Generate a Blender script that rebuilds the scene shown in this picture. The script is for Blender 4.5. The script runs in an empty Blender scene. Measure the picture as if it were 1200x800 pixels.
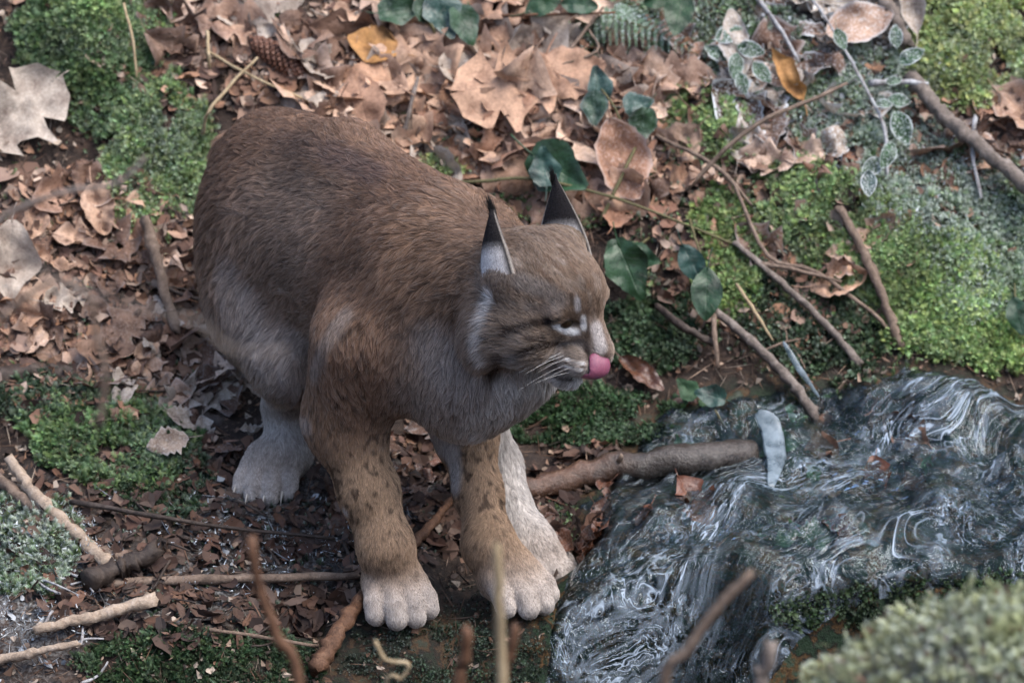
import bpy, bmesh, math, random
import numpy as np
from mathutils import Vector, Matrix, Quaternion
from mathutils.bvhtree import BVHTree
from mathutils.kdtree import KDTree

# ------------------------------------------------------------------ camera, sky, sun, exposure
scene = bpy.context.scene
COL = scene.collection
PITCH = math.radians(20.0)
CDIST, PPM = 8.0, 830.0                       # metres to the lynx, photo pixels per metre there
TGT = np.array([0.0, 0.0, 0.404])
VDIR = np.array([0.0, math.cos(PITCH), -math.sin(PITCH)])
VUP = np.array([0.0, math.sin(PITCH), math.cos(PITCH)])
VRT = np.array([1.0, 0.0, 0.0])
CAM = TGT - CDIST * VDIR
cd = bpy.data.cameras.new('camera'); cam = bpy.data.objects.new('camera', cd); COL.objects.link(cam)
cam.location = CAM; cam.rotation_euler = (math.pi / 2 - PITCH, 0, 0)
cd.sensor_width = 36.0; cd.lens = 36.0 * CDIST / (1200.0 / PPM)
cd.clip_start = 0.5; cd.clip_end = 400.0
cd.dof.use_dof = True; cd.dof.focus_distance = 7.98; cd.dof.aperture_fstop = 5.0
scene.camera = cam

SUN_EL, SUN_AZ = math.radians(62), math.radians(118)      # azimuth measured from +Y (behind the bank) towards +X
world = bpy.data.worlds.new('World'); scene.world = world; world.use_nodes = True
wn = world.node_tree.nodes; wl = world.node_tree.links
sky = wn.new('ShaderNodeTexSky'); sky.sky_type = 'NISHITA'; sky.sun_disc = False
sky.sun_elevation = SUN_EL; sky.sun_rotation = SUN_AZ
sky.air_density = 1.0; sky.dust_density = 3.0; sky.ozone_density = 1.0
bg = wn['Background']; bg.inputs['Strength'].default_value = 0.15
wl.new(sky.outputs['Color'], bg.inputs['Color'])
sd = bpy.data.lights.new('sun', 'SUN'); sun = bpy.data.objects.new('sun', sd); COL.objects.link(sun)
sd.energy = 1.5; sd.angle = math.radians(40); sd.color = (1.0, 0.96, 0.92)
sdir = Vector((math.sin(SUN_AZ) * math.cos(SUN_EL), math.cos(SUN_AZ) * math.cos(SUN_EL), math.sin(SUN_EL)))
sun.rotation_euler = sdir.to_track_quat('Z', 'Y').to_euler(); sun.location = (0, 0, 6)
scene.render.engine = 'CYCLES'
scene.view_settings.view_transform = 'Standard'; scene.view_settings.look = 'None'
scene.view_settings.exposure = 1.3; scene.view_settings.gamma = 1.0
scene.view_settings.use_curve_mapping = False
scene.cycles.use_denoising = True
scene.cycles.max_bounces = 8; scene.cycles.transparent_max_bounces = 16
scene.cycles.caustics_reflective = False; scene.cycles.caustics_refractive = False

rnd = random.Random(7)
rng = np.random.default_rng(11)

# ------------------------------------------------------------------ helpers
def ray(px, py):
    d = VDIR + VRT * (px - 600) / PPM / CDIST + VUP * (400 - py) / PPM / CDIST
    return d / np.linalg.norm(d)

def P(px, py, y):                              # the point of a photo pixel's ray on the plane at world depth y
    d = ray(px, py)
    return CAM + d * ((y - CAM[1]) / d[1])

def project(p):                                # world -> photo pixel
    r = np.asarray(p) - CAM
    dep = r @ VDIR
    return 600 + (r @ VRT) / dep * PPM * CDIST, 400 - (r @ VUP) / dep * PPM * CDIST

def _hash(ix, iy, iz, seed):
    h = (ix.astype(np.int64) * 374761393 + iy.astype(np.int64) * 668265263 + iz.astype(np.int64) * 2147483647 + seed * 1274126177) & 0xffffffff
    h = ((h ^ (h >> 13)) * 1274126177) & 0xffffffff
    h = ((h ^ (h >> 16)) * 2246822519) & 0xffffffff
    return ((h ^ (h >> 15)) & 0xffffff) / float(0xffffff)

def vnoise(p, freq, seed=0):                   # value noise 0..1 on (N,3) points
    q = np.asarray(p, dtype=np.float64) * freq
    i = np.floor(q).astype(np.int64); f = q - i; f = f * f * (3 - 2 * f)
    o = 0
    for a in (0, 1):
        wa = f[..., 0] if a else 1 - f[..., 0]
        for b in (0, 1):
            wb = f[..., 1] if b else 1 - f[..., 1]
            for c in (0, 1):
                wc = f[..., 2] if c else 1 - f[..., 2]
                o = o + wa * wb * wc * _hash(i[..., 0] + a, i[..., 1] + b, i[..., 2] + c, seed)
    return o

def fbm(p, freq, octs=4, seed=0, gain=0.5):
    s = 0; a = 1; t = 0
    for k in range(octs):
        s = s + a * (vnoise(p, freq * 2 ** k, seed + 17 * k) - 0.5); t += a; a *= gain
    return s / t * 2

def sstep(a, b, x):
    t = np.clip((x - a) / (b - a), 0, 1); return t * t * (3 - 2 * t)

def nrm(v):
    v = np.asarray(v, float); return v / np.maximum(np.linalg.norm(v, axis=-1, keepdims=True), 1e-9)

def mesh_from(name, verts, faces, smooth=True):
    """verts (N,3) array; faces (M,3|4) array or list of arrays/lists"""
    me = bpy.data.meshes.new(name)
    verts = np.asarray(verts, np.float32)
    if isinstance(faces, np.ndarray):
        n, k = faces.shape
        me.vertices.add(len(verts)); me.vertices.foreach_set('co', verts.ravel())
        me.loops.add(n * k); me.loops.foreach_set('vertex_index', faces.astype(np.int32).ravel())
        me.polygons.add(n); me.polygons.foreach_set('loop_start', np.arange(0, n * k, k, dtype=np.int32))
        me.polygons.foreach_set('use_smooth', np.full(n, smooth, dtype=bool))
        me.update(calc_edges=True)
    else:
        me.from_pydata([tuple(map(float, v)) for v in verts], [], [tuple(map(int, f)) for f in faces])
        if smooth: me.polygons.foreach_set('use_smooth', np.ones(len(me.polygons), dtype=bool))
        me.update()
    return me

def set_col(me, name, cols):                   # per-vertex colour attribute
    a = me.attributes.new(name, 'FLOAT_COLOR', 'POINT')
    c = np.ones((len(cols), 4), np.float32); c[:, :cols.shape[1]] = cols
    a.data.foreach_set('color', c.ravel())

def link(name, me, mat=None, parent=None):
    o = bpy.data.objects.new(name, me); COL.objects.link(o)
    if mat is not None and me is not None and len(me.materials) == 0: me.materials.append(mat)
    if parent is not None: o.parent = parent
    return o

def tag(o, label=None, cat=None, group=None, kind=None):
    if label: o['label'] = label
    if cat: o['category'] = cat
    if group: o['group'] = group
    if kind: o['kind'] = kind
    return o

def empty(name, loc=(0, 0, 0)):
    o = bpy.data.objects.new(name, None); COL.objects.link(o); o.location = loc; o.empty_display_size = 0.05
    return o

# ------------------------------------------------------------------ materials
class NT:
    def __init__(s, name):
        s.m = bpy.data.materials.new(name); s.m.use_nodes = True
        s.t = s.m.node_tree; s.n = s.t.nodes; s.l = s.t.links
        s.b = s.n['Principled BSDF']; s.out = s.n['Material Output']
    def add(s, typ, **kw):
        n = s.n.new('ShaderNode' + typ)
        for k, v in kw.items():
            if k.startswith('i_'):
                key = k[2:]; n.inputs[int(key) if key.isdigit() else key.replace('_', ' ')].default_value = v
            else: setattr(n, k, v)
        return n
    def noise(s, scale, detail=4, rough=0.55, coord='Object', dist=0.0, stretch=None):
        tc = s.add('TexCoord'); n = s.add('TexNoise'); n.inputs['Scale'].default_value = scale
        n.inputs['Detail'].default_value = detail; n.inputs['Roughness'].default_value = rough
        n.inputs['Distortion'].default_value = dist
        src = tc.outputs[coord]
        if stretch:
            mp = s.add('Mapping'); mp.inputs['Scale'].default_value = stretch
            s.l.new(src, mp.inputs['Vector']); src = mp.outputs['Vector']
        s.l.new(src, n.inputs['Vector']); return n
    def ramp(s, fac, stops):
        r = s.add('ValToRGB'); e = r.color_ramp.elements
        while len(e) < len(stops): e.new(0.5)
        for k, (p, c) in enumerate(stops):
            e[k].position = p; e[k].color = (*c, 1) if len(c) == 3 else c
        s.l.new(fac, r.inputs['Fac']); return r
    def mix(s, fac, a, b, mode='MIX'):
        m = s.add('Mix', data_type='RGBA', blend_type=mode)
        for sock, v in ((m.inputs[0], fac), (m.inputs[6], a), (m.inputs[7], b)):
            if isinstance(v, (int, float)): sock.default_value = v
            elif isinstance(v, tuple): sock.default_value = (*v, 1) if len(v) == 3 else v
            else: s.l.new(v, sock)
        return m.outputs[2]
    def math(s, op, a, b=None):
        m = s.add('Math', operation=op)
        for k, v in enumerate((a, b)):
            if v is None: continue
            if isinstance(v, (int, float)): m.inputs[k].default_value = v
            else: s.l.new(v, m.inputs[k])
        return m.outputs[0]
    def bump(s, h, strength=0.5, dist=0.005):
        b = s.add('Bump'); b.inputs['Strength'].default_value = strength; b.inputs['Distance'].default_value = dist
        s.l.new(h, b.inputs['Height']); s.l.new(b.outputs['Normal'], s.b.inputs['Normal']); return b
    def color(s, out): s.l.new(out, s.b.inputs['Base Color'])
    def set(s, **kw):
        for k, v in kw.items(): s.b.inputs[k.replace('_', ' ')].default_value = v
        return s
# ================================================================== ground: one height sheet, bank behind, stream channel, near bank
YK = np.array([-60, -9, -4, -2, -1.2, -.6, -.35, -.2, -.1, -.02, .05, .2, .35, .5, .62, .8, 1.2, 2, 4, 10, 60])
ZL = np.array([18, 1.9, .85, .2, -.12, -.3, -.24, -.12, -.06, -.015, .005, .035, .07, .15, .25, .42, .80, 1.5, 3.2, 7, 32])
ZC = np.array([18, 1.9, .85, .2, -.2, -.42, -.40, -.28, -.13, -.03, -.02, .0, .03, .09, .19, .36, .74, 1.45, 3.2, 7, 32])
ZR = np.array([18, 1.9, .85, .2, -.2, -.48, -.46, -.40, -.36, -.24, .025, .055, .085, .11, .18, .34, .72, 1.45, 3.2, 7, 32])
def Hbase(x, y):
    o = 0
    for dy, w in ((-.05, .15), (-.025, .2), (0, .3), (.025, .2), (.05, .15)):
        l, c, r = (np.interp(y + dy, YK, Z) for Z in (ZL, ZC, ZR))
        a = sstep(-.38, -.10, x); b = sstep(.0, .24, x)
        o = o + w * ((l * (1 - a) + c * a) * (1 - b) + r * b)
    p = np.stack([x, y, np.zeros_like(x)], -1)
    far = sstep(1.5, 5, np.hypot(x, y))
    o = o + .05 * fbm(p, 3.1, 3, 3) + .016 * fbm(p, 14, 3, 8) + far * .5 * fbm(p, .35, 3, 21)
    return o
def march(px, py, fn):
    d = ray(px, py); t = np.linspace(6.0, 10.5, 900); q = CAM + t[:, None] * d
    h = q[:, 2] - fn(q[:, 0], q[:, 1]); k = int(np.argmax(h < 0)) if (h < 0).any() else 899
    return q[k]
# mounds (photo pixel, radius px, height m)
BUMPS = []
for px, py, r, h in ((95, 50, 75, .07), (170, 190, 60, .03), (130, 520, 85, .03), (40, 640, 70, .03), (240, 790, 110, .05), (990, 270, 90, .05), (1090, 320, 90, .06),
                     (1130, 60, 90, .05), (820, 140, 50, .03), (690, 490, 70, .025), (230, 470, 70, -.03), (1160, 260, 40, -.05), (350, 715, 42, -.09), (385, 690, 30, -.05), (610, 110, 90, .03),
                     (1010, 480, 45, .05), (1110, 500, 80, .055), (1105, 610, 55, .05), (980, 620, 60, .030), (860, 600, 70, .025), (760, 620, 60, .02), (930, 540, 50, .03), (700, 660, 50, .018), (830, 680, 40, .02),
                     (770, 740, 70, .05), (690, 760, 60, .04), (880, 720, 50, .03), (1060, 600, 12, -.03), (1185, 560, 30, .03)):
    q = march(px, py, Hbase); BUMPS.append((q[0], q[1], r / PPM, h))
PAWZ = []
def H(x, y):
    x = np.asarray(x, float); y = np.asarray(y, float)
    o = Hbase(x, y)
    for bx, by, br, bh in BUMPS: o = o + bh * np.exp(-(((x - bx) ** 2 + ((y - by) * 1.25) ** 2) / (br * .75) ** 2))
    for wx, wy, wz in PAWZ:
        g = np.exp(-(((x - wx) ** 2 + (y - wy) ** 2) / .062 ** 2) ** 1.5); o = o * (1 - g) + wz * g
    return o
def axis(f0, f1, step, far, grow=1.16):
    a = list(np.arange(f0, f1 + 1e-6, step)); s_ = step
    while a[-1] < far: s_ *= grow; a.append(a[-1] + s_)
    s_ = step
    while a[0] > -far: s_ *= grow; a.insert(0, a[0] - s_)
    return np.array(a)
def stream_mask_px(px, py):                    # where water runs, in photo pixels (mapped on the ground below)
    poly = np.array([(640, 700), (668, 655), (700, 612), (640, 600), (720, 560), (745, 500), (790, 470), (850, 455), (935, 440), (990, 452), (1060, 425), (1150, 445), (1215, 480), (1260, 640), (1215, 690), (1100, 700), (1000, 720), (940, 760), (900, 830), (620, 830), (632, 740)], float)
    x, y = np.asarray(px, float), np.asarray(py, float)
    ins = np.zeros(x.shape, bool); dm = np.full(x.shape, 1e9)
    for (x0, y0), (x1, y1) in zip(poly, np.roll(poly, -1, 0)):
        c = ((y0 > y) != (y1 > y)) & (x < (x1 - x0) * (y - y0) / (y1 - y0 + 1e-9) + x0); ins ^= c
        ex, ey = x1 - x0, y1 - y0; t = np.clip(((x - x0) * ex + (y - y0) * ey) / (ex * ex + ey * ey), 0, 1)
        dm = np.minimum(dm, np.hypot(x - x0 - t * ex, y - y0 - t * ey))
    return np.where(ins, dm, -dm)
def pix(X):                                     # many world points -> photo pixels
    r = X - CAM; dep = r @ VDIR
    return 600 + (r @ VRT) / dep * PPM * CDIST, 400 - (r @ VUP) / dep * PPM * CDIST
# ================================================================== the lynx: one implicit body, meshed, then furred
YAW = math.radians(55)
LF_ = np.array([math.cos(YAW), -math.sin(YAW), 0.0])            # the way the trunk points: right and towards the camera
LL_ = np.array([math.sin(YAW), math.cos(YAW), 0.0])             # its left side
LZ_ = np.array([0, 0, 1.0])
S0 = np.array([-0.10, 0.10, 0.0])
def B(f, l, z): return S0 + f * LF_ + l * LL_ + z * LZ_
TB = -VDIR                                                       # towards the camera
def view2w(a): return a[0] * VRT + a[1] * VUP + a[2] * TB
HF = nrm(view2w((0.756, -0.530, 0.385))); HL = nrm(view2w((0.588, 0.290, -0.755))); HU = np.cross(HF, HL)
HS = 1.12
HC = P(635, 356, -0.07)
def hd(f, l, u): return HC + HS * (f * HF + l * HL + u * HU)

prims = []
def cone(a, b, ra, rb, k=0.03, flow=None, ln=0.02, col=(.16, .11, .08), tagn='body'):
    prims.append(dict(t='c', a=np.array(a, float), b=np.array(b, float), ra=ra, rb=rb, k=k, flow=flow, ln=ln, col=col, tag=tagn, sub=False))
def ell(c, r, axes=None, k=0.03, flow=None, ln=0.02, col=(.16, .11, .08), tagn='body', sub=False):
    A = np.eye(3) if axes is None else np.array(axes, float)
    prims.append(dict(t='e', c=np.array(c, float), r=np.array(r, float), A=A, k=k, flow=flow, ln=ln, col=col, tag=tagn, sub=sub))
def pdist(p, X):
    if p['t'] == 'c':
        ab = p['b'] - p['a']; t = np.clip(((X - p['a']) @ ab) / (ab @ ab), 0, 1)
        return np.linalg.norm(X - p['a'] - t[..., None] * ab, axis=-1) - (p['ra'] + (p['rb'] - p['ra']) * t)
    q = (X - p['c']) @ p['A'].T
    k0 = np.linalg.norm(q / p['r'], axis=-1); k1 = np.linalg.norm(q / (p['r'] ** 2), axis=-1)
    return np.where(k1 > 1e-9, k0 * (k0 - 1.0) / np.maximum(k1, 1e-9), -p['r'].min())

TRUNK = np.array([LF_, LL_, LZ_]); HEAD = np.array([HF, HL, HU])
fb = -LF_ * 0.8 - LZ_ * 0.55                                     # trunk fur runs back and down
C_BACK, C_FLANK, C_BELLY = (.178, .108, .073), (.215, .154, .118), (.32, .275, .24)
C_LEG, C_PALE, C_PAW = (.29, .195, .125), (.43, .40, .375), (.43, .395, .365)
# trunk
ell(B(-.06, 0, .425), (.19, .118, .160), TRUNK, .05, fb, .019, C_BACK)
ell(B(-.24, 0, .440), (.20, .122, .150), TRUNK, .06, fb, .020, C_FLANK)
ell(B(-.41, 0, .440), (.150, .118, .148), TRUNK, .06, fb, .019, C_BACK)
cone(B(-.44, 0, .535), B(-.25, 0, .566), .055, .055, .05, -LF_, .017, C_BACK)
cone(B(-.25, 0, .566), B(-.02, 0, .535), .050, .060, .05, -LF_, .017, C_BACK)
ell(B(.06, .0, .368), (.100, .100, .130), TRUNK, .05, fb * .5 - LZ_ * .6, .016, (.29, .235, .20))
ell(B(-.02, -.085, .425), (.085, .045, .125), TRUNK, .05, -LZ_ * .8 - LF_ * .4, .016, C_BACK)   # right shoulder blade
ell(B(.0, .085, .42), (.085, .04, .12), TRUNK, .05, -LZ_ * .8 - LF_ * .4, .016, C_BACK)
# neck and ruff
cone(B(.03, 0, .475), hd(-.055, 0, -.01), .112, .078, .05, -HF * .6 - LZ_ * .6, .020, (.175, .110, .074))
ell(B(.13, .02, .385), (.075, .085, .085), TRUNK, .05, -LZ_, .020, (.36, .315, .285))                # throat
# right fore leg
rsh, rel_, rwr = P(425, 400, .06), P(404, 490, .085), P(452, 640, .02)
cone(rsh, rel_, .074, .056, .05, -LZ_ + LF_ * .1, .014, C_BACK, 'leg')
cone(rel_, P(432, 575, .05), .049, .038, .04, -LZ_, .009, C_LEG, 'leg')
cone(P(432, 575, .05), rwr, .038, .033, .03, -LZ_, .007, C_LEG, 'leg')
# left fore leg
lsh, lel, lwr = P(525, 425, .14), P(545, 505, .15), P(574, 640, .06)
cone(lsh, lel, .065, .045, .04, -LZ_, .012, C_LEG, 'leg')
cone(lel, P(560, 575, .11), .037, .030, .03, -LZ_, .008, C_LEG, 'leg')
cone(P(560, 575, .11), lwr, .030, .030, .03, -LZ_, .007, C_LEG, 'leg')
# right hind leg
rk, rh, rm = B(-.27, -.085, .275), B(-.345, -.048, .175), P(336, 530, .330)
ell(B(-.38, -.072, .37), (.118, .056, .150), nrm(np.array([LF_ * .9 - LZ_ * .35, LL_, LZ_ * .9 + LF_ * .35])), .05, -LZ_ * .8 - LF_ * .4, .026, C_FLANK)
cone(B(-.36, -.07, .33), rk, .080, .058, .04, -LZ_ * .8 - LF_ * .3, .022, C_FLANK)
cone(rk, rh, .050, .030, .03, -LZ_ - LF_ * .3, .014, C_PALE, 'hleg')
cone(rh, rm, .028, .025, .02, -LZ_, .010, C_PALE, 'hleg')
cone(B(-.54, 0, .50), B(-.595, 0, .40), .040, .026, .03, -LZ_, .018, C_BACK)                   # short tail, hanging behind
# left hind leg, stepped far forward
lk, lh_, lm = B(-.10, .085, .29), P(578, 545, .30), P(622, 640, .215)
ell(B(-.36, .072, .37), (.118, .056, .150), TRUNK, .05, -LZ_ * .8, .024, C_FLANK)
cone(B(-.33, .07, .36), lk, .08, .055, .04, -LZ_, .02, C_FLANK)
cone(lk, lh_, .05, .036, .03, -LZ_, .018, C_PALE, 'hleg')
cone(lh_, lm, .034, .028, .03, -LZ_, .012, C_PALE, 'hleg')

CLAWS = []
def paw(c, d, w=1.0, wrist=None, claws=False, colr=C_PAW, drop=0.0):
    d = nrm(np.array([d[0], d[1], drop])); s = nrm(np.cross(d, LZ_)); u = np.cross(s, d)
    def q(f, sd_, z): return np.array(c) + w * (f * d + sd_ * s + z * u)
    A = np.array([d, s, u])
    ell(q(-.012, 0, .036), (.038 * w, .037 * w, .033 * w), A, .010, d - LZ_ * .4, .006, C_LEG, 'paw')
    for i, (sd_, ff) in enumerate(((-.0350, .032), (-.0126, .050), (.0126, .050), (.0350, .032))):
        cone(q(ff - .030, sd_ * .86, .040), q(ff - .010, sd_ * 1.0, .031), .0125 * w, .0150 * w, .002, d * .8 - LZ_ * .6, .0045, tuple(.5 * np.array(C_LEG if colr is C_PAW else C_FLANK) + .5 * np.array(colr)), 'paw')
        cone(q(ff - .010, sd_ * 1.0, .030), q(ff, sd_ * 1.03, .019), .0150 * w, .0145 * w, .002, d * .4 - LZ_ * .9, .0035, colr, 'paw')
        if claws: CLAWS.append((q(ff + .012, sd_ * 1.06 + .006, .026), d, u, w))
    if wrist is not None: cone(wrist, q(-.015, 0, .044), .036, .034 * w, .03, -LZ_, .010, C_LEG if colr is C_PAW else C_PALE, 'paw')
PAWS = {
 'rf': (P(463, 692, .020), (.30, -.95)), 'lf': (P(600, 682, .040), (.62, -.78)),
 'rh': (P(317, 550, .31), (-.22, -.97)), 'lh': (P(632, 655, .195), (.80, -.60))}
for k_, v_ in PAWS.items(): PAWS[k_] = (v_[0] - np.array([0, 0, .034]), v_[1])
paw(*PAWS['rf'], 1.08, rwr, drop=-.12)
paw(*PAWS['lf'], 1.08, lwr, drop=-.10)
paw(*PAWS['rh'], .98, rm, True, C_PALE, drop=-.15)
paw(*PAWS['lh'], .92, lm, True, C_PALE, drop=-.10)

# head
ft = 'head'
ell(hd(-.012, 0, .022), np.array((.078, .072, .070)) * HS, HEAD, .02, 'face', .011, (.165, .115, .082), ft)
ell(hd(.026, .0, .036), np.array((.048, .048, .044)) * HS, HEAD, .02, 'face', .009, (.175, .120, .085), ft)
cone(hd(.048, 0, .026), hd(.096, .001, -.008), .0240 * HS, .0180 * HS, .014, 'face', .006, (.19, .135, .10), ft)
for sgn in (-1, 1):
    ell(hd(.078, sgn * .0185, -.026), np.array((.029, .0215, .0185)) * HS, HEAD, .008, 'face', .006, (.33, .29, .26), ft)
    ell(hd(.012, sgn * .050, -.020), np.array((.046, .030, .044)) * HS, HEAD, .02, 'face', .014, (.175, .128, .095), ft)
    ell(hd(-.026, sgn * .060, -.040), np.array((.034, .026, .052)) * HS, HEAD, .025, -HU * .9 - HF * .25, .030, (.22, .175, .145), ft)
    cone(hd(.050, sgn * .020, .040), hd(.048, sgn * .048, .032), .0120 * HS, .0095 * HS, .010, 'face', .006, (.18, .135, .105), ft)
    cone(hd(.058, sgn * .024, .006), hd(.030, sgn * .054, .006), .0110 * HS, .013 * HS, .012, 'face', .006, (.2, .15, .115), ft)
cone(hd(.0, 0, -.030), hd(.055, 0, -.052), .044 * HS, .022 * HS, .015, 'face', .012, (.27, .24, .215), ft)
ell(hd(.060, 0, -.068), np.array((.026, .0205, .0160)) * HS, HEAD, .010, 'face', .008, (.74, .72, .70), ft)
for sgn in (-1, 1):
    ell(hd(.068, sgn * .034, .0215), np.array((.013, .0140, .0065)) * HS, HEAD, .005, sub=True)
ell(hd(.084, 0, -.0475), np.array((.040, .032, .0040)) * HS, HEAD, .004, sub=True)

ell(hd(-.026, -.052, .040) + view2w((-.008, .0, 0)), (.026, .028, .028), None, .025, HU, .010, (.13, .11, .10), 'head')
ell(hd(-.030, .050, .050) + view2w((.002, .006, 0)), (.034, .030, .026), None, .02, HU, .010, (.16, .115, .08), 'head')
VOX = 0.004
allmin = np.min([(p['c'] - p['r'].max() if p['t'] == 'e' else np.minimum(p['a'] - p['ra'], p['b'] - p['rb'])) for p in prims], axis=0) - .03
allmax = np.max([(p['c'] + p['r'].max() if p['t'] == 'e' else np.maximum(p['a'] + p['ra'], p['b'] + p['rb'])) for p in prims], axis=0) + .03
dim = np.ceil((allmax - allmin) / VOX).astype(int)
field = np.full(dim, 1.0, np.float32)
for p in prims:
    if p['t'] == 'e':
        e = np.sqrt(((p['A'] * p['r'][:, None]) ** 2).sum(0)); lo, hi = p['c'] - e, p['c'] + e
    else:
        lo = np.minimum(p['a'] - p['ra'], p['b'] - p['rb']); hi = np.maximum(p['a'] + p['ra'], p['b'] + p['rb'])
    m = .045
    i0 = np.maximum(((lo - m - allmin) / VOX).astype(int), 0); i1 = np.minimum(((hi + m - allmin) / VOX).astype(int) + 2, dim)
    g = np.stack(np.meshgrid(*[allmin[a] + VOX * np.arange(i0[a], i1[a]) for a in range(3)], indexing='ij'), -1)
    d = pdist(p, g)
    sl = tuple(slice(i0[a], i1[a]) for a in range(3)); cur = field[sl]; k = p['k']
    if p['sub']:
        h = np.clip(.5 - .5 * (cur + d) / k, 0, 1); new = cur * (1 - h) - d * h + k * h * (1 - h)
    else:
        h = np.clip(.5 + .5 * (cur - d) / k, 0, 1); new = cur * (1 - h) + d * h - k * h * (1 - h)
    field[sl] = new

def surface_nets(s, org, vox):
    neg = s < 0
    c = [neg[i:neg.shape[0] - 1 + i, j:neg.shape[1] - 1 + j, k:neg.shape[2] - 1 + k] for i in (0, 1) for j in (0, 1) for k in (0, 1)]
    tot = sum(x.astype(np.int8) for x in c); act = (tot > 0) & (tot < 8)
    ci = np.argwhere(act); idx = np.full(act.shape, -1, np.int64); idx[act] = np.arange(len(ci))
    acc = np.zeros((len(ci), 3)); cnt = np.zeros(len(ci))
    corners = [(i, j, k) for i in (0, 1) for j in (0, 1) for k in (0, 1)]
    for a in corners:
        for ax in range(3):
            if a[ax] == 1: continue
            b = list(a); b[ax] = 1
            sa = s[ci[:, 0] + a[0], ci[:, 1] + a[1], ci[:, 2] + a[2]]; sb = s[ci[:, 0] + b[0], ci[:, 1] + b[1], ci[:, 2] + b[2]]
            x = (sa < 0) != (sb < 0)
            t = np.where(x, sa / np.where(x, sa - sb, 1), 0)
            pos = np.array(a, float)[None].repeat(len(ci), 0); pos[:, ax] = t
            acc += np.where(x[:, None], pos, 0); cnt += x
    V = org + vox * (ci + acc / cnt[:, None])
    F = []
    for ax in range(3):
        o1, o2 = [(1, 2), (2, 0), (0, 1)][ax]
        sl0 = [slice(None)] * 3; sl1 = [slice(None)] * 3; sl0[ax] = slice(0, -1); sl1[ax] = slice(1, None)
        n0 = neg[tuple(sl0)]; n1 = neg[tuple(sl1)]
        e = np.argwhere(n0 != n1)
        e = e[(e[:, o1] > 0) & (e[:, o2] > 0) & (e[:, o1] < s.shape[o1] - 1) & (e[:, o2] < s.shape[o2] - 1)]
        def cell(d1, d2):
            q = e.copy(); q[:, o1] -= d1; q[:, o2] -= d2; return idx[q[:, 0], q[:, 1], q[:, 2]]
        quad = np.stack([cell(1, 1), cell(0, 1), cell(0, 0), cell(1, 0)], 1)
        inside_first = n0[e[:, 0], e[:, 1], e[:, 2]]
        quad[~inside_first] = quad[~inside_first][:, ::-1]
        F.append(quad)
    F = np.concatenate(F); return V, F[(F >= 0).all(1)]
LV, LFc = surface_nets(field, allmin, VOX)

def vert_normals(V, F):
    n = np.cross(V[F[:, 2]] - V[F[:, 0]], V[F[:, 3]] - V[F[:, 1]]) if F.shape[1] == 4 else np.cross(V[F[:, 1]] - V[F[:, 0]], V[F[:, 2]] - V[F[:, 0]])
    o = np.zeros_like(V)
    for k in range(F.shape[1]): np.add.at(o, F[:, k], n)
    return nrm(o)

# ears: cupped shells joined to the body mesh
def ear(base, up, back, h, w, sink=.03, nu=17, nv=15):
    up = nrm(up); back = nrm(back - up * (back @ up)); side = np.cross(up, back)
    vs, inner = [], []
    for layer in (0, 1):
        for v in np.linspace(0, 1, nv):
            ww = w * (1 - v) ** .75 * (1 + .18 * math.sin(math.pi * v)) + .0012
            for t in np.linspace(-1, 1, nu):
                ph = t * (1.15 - .25 * v)
                vs.append(base + up * (h * v - sink * (1 - v) + .008 * (1 - abs(t)) * v) + side * ww * math.sin(ph) / math.sin(1.15) + back * (ww * .75 * (math.cos(ph) - .45) - layer * .0030 - .010 * v * v))
    fs = []
    n = nu * nv
    for layer in (0, 1):
        for j in range(nv - 1):
            for i in range(nu - 1):
                a = layer * n + j * nu + i; q = [a, a + 1, a + 1 + nu, a + nu]
                fs.append(q if layer == 0 else q[::-1])
    for j in range(nv - 1):
        a = j * nu; fs.append([a, a + nu, a + nu + n, a + n]); b = j * nu + nu - 1; fs.append([b, b + n, b + nu + n, b + nu])
    return np.array(vs), np.array(fs)
EAR_N = (hd(-.030, -.058, .046) + view2w((-.016, .016, 0)), view2w((-.15, .97, -.05)), view2w((-.74, .02, .67)), .074, .032, .020)
EAR_F = (hd(-.030, .052, .050) + view2w((.002, .026, 0)), view2w((-.12, .97, .12)), view2w((-.15, .15, 1.0)), .068, .037, .044)
nbody = len(LV)
for E_ in (EAR_N, EAR_F):
    v_, f_ = ear(*E_); LFc = np.concatenate([LFc, f_ + len(LV)]); LV = np.concatenate([LV, v_])
LN = vert_normals(LV, LFc)
bvh = BVHTree.FromPolygons(LV.tolist(), LFc.tolist())
def hit(px, py):
    d = ray(px, py); r = bvh.ray_cast(Vector(CAM), Vector(d)); return None if r[0] is None else np.array(r[0])

# coat: every implicit part lends its colour, fur length and fur direction to the skin near it
def blend(X):
    D = np.stack([pdist(p, X) for p in prims if not p['sub']], 1); pr = [p for p in prims if not p['sub']]
    W = np.exp(-np.clip(D - D.min(1, keepdims=True), 0, .2) / .011); W /= W.sum(1, keepdims=True)
    col = W @ np.array([p['col'] for p in pr]); ln = W @ np.array([p['ln'] for p in pr])
    nose = hd(.105, 0, -.012); fl = np.zeros_like(X); face = nrm(X - nose)
    for i, p in enumerate(pr):
        fl += W[:, i:i + 1] * (face if isinstance(p['flow'], str) else (np.array([0, 0, -1.]) if p['flow'] is None else p['flow']))
    wt = {t: W[:, [i for i, p in enumerate(pr) if p['tag'] == t]].sum(1) for t in ('body', 'leg', 'hleg', 'paw', 'head')}
    return col, ln, fl, wt

MARKS = []                                                       # markings of the coat: polylines laid on the skin
def mark(pts, r, col, s=1.0, maxd=None):
    w = [hit(*p) for p in pts]; w = [a for a in w if a is not None]
    if len(w): MARKS.append((w, r, np.array(col), s))
DK, WH, BK, BRN = (.045, .030, .024), (.50, .48, .46), (.014, .012, .013), (.105, .062, .040)
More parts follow.
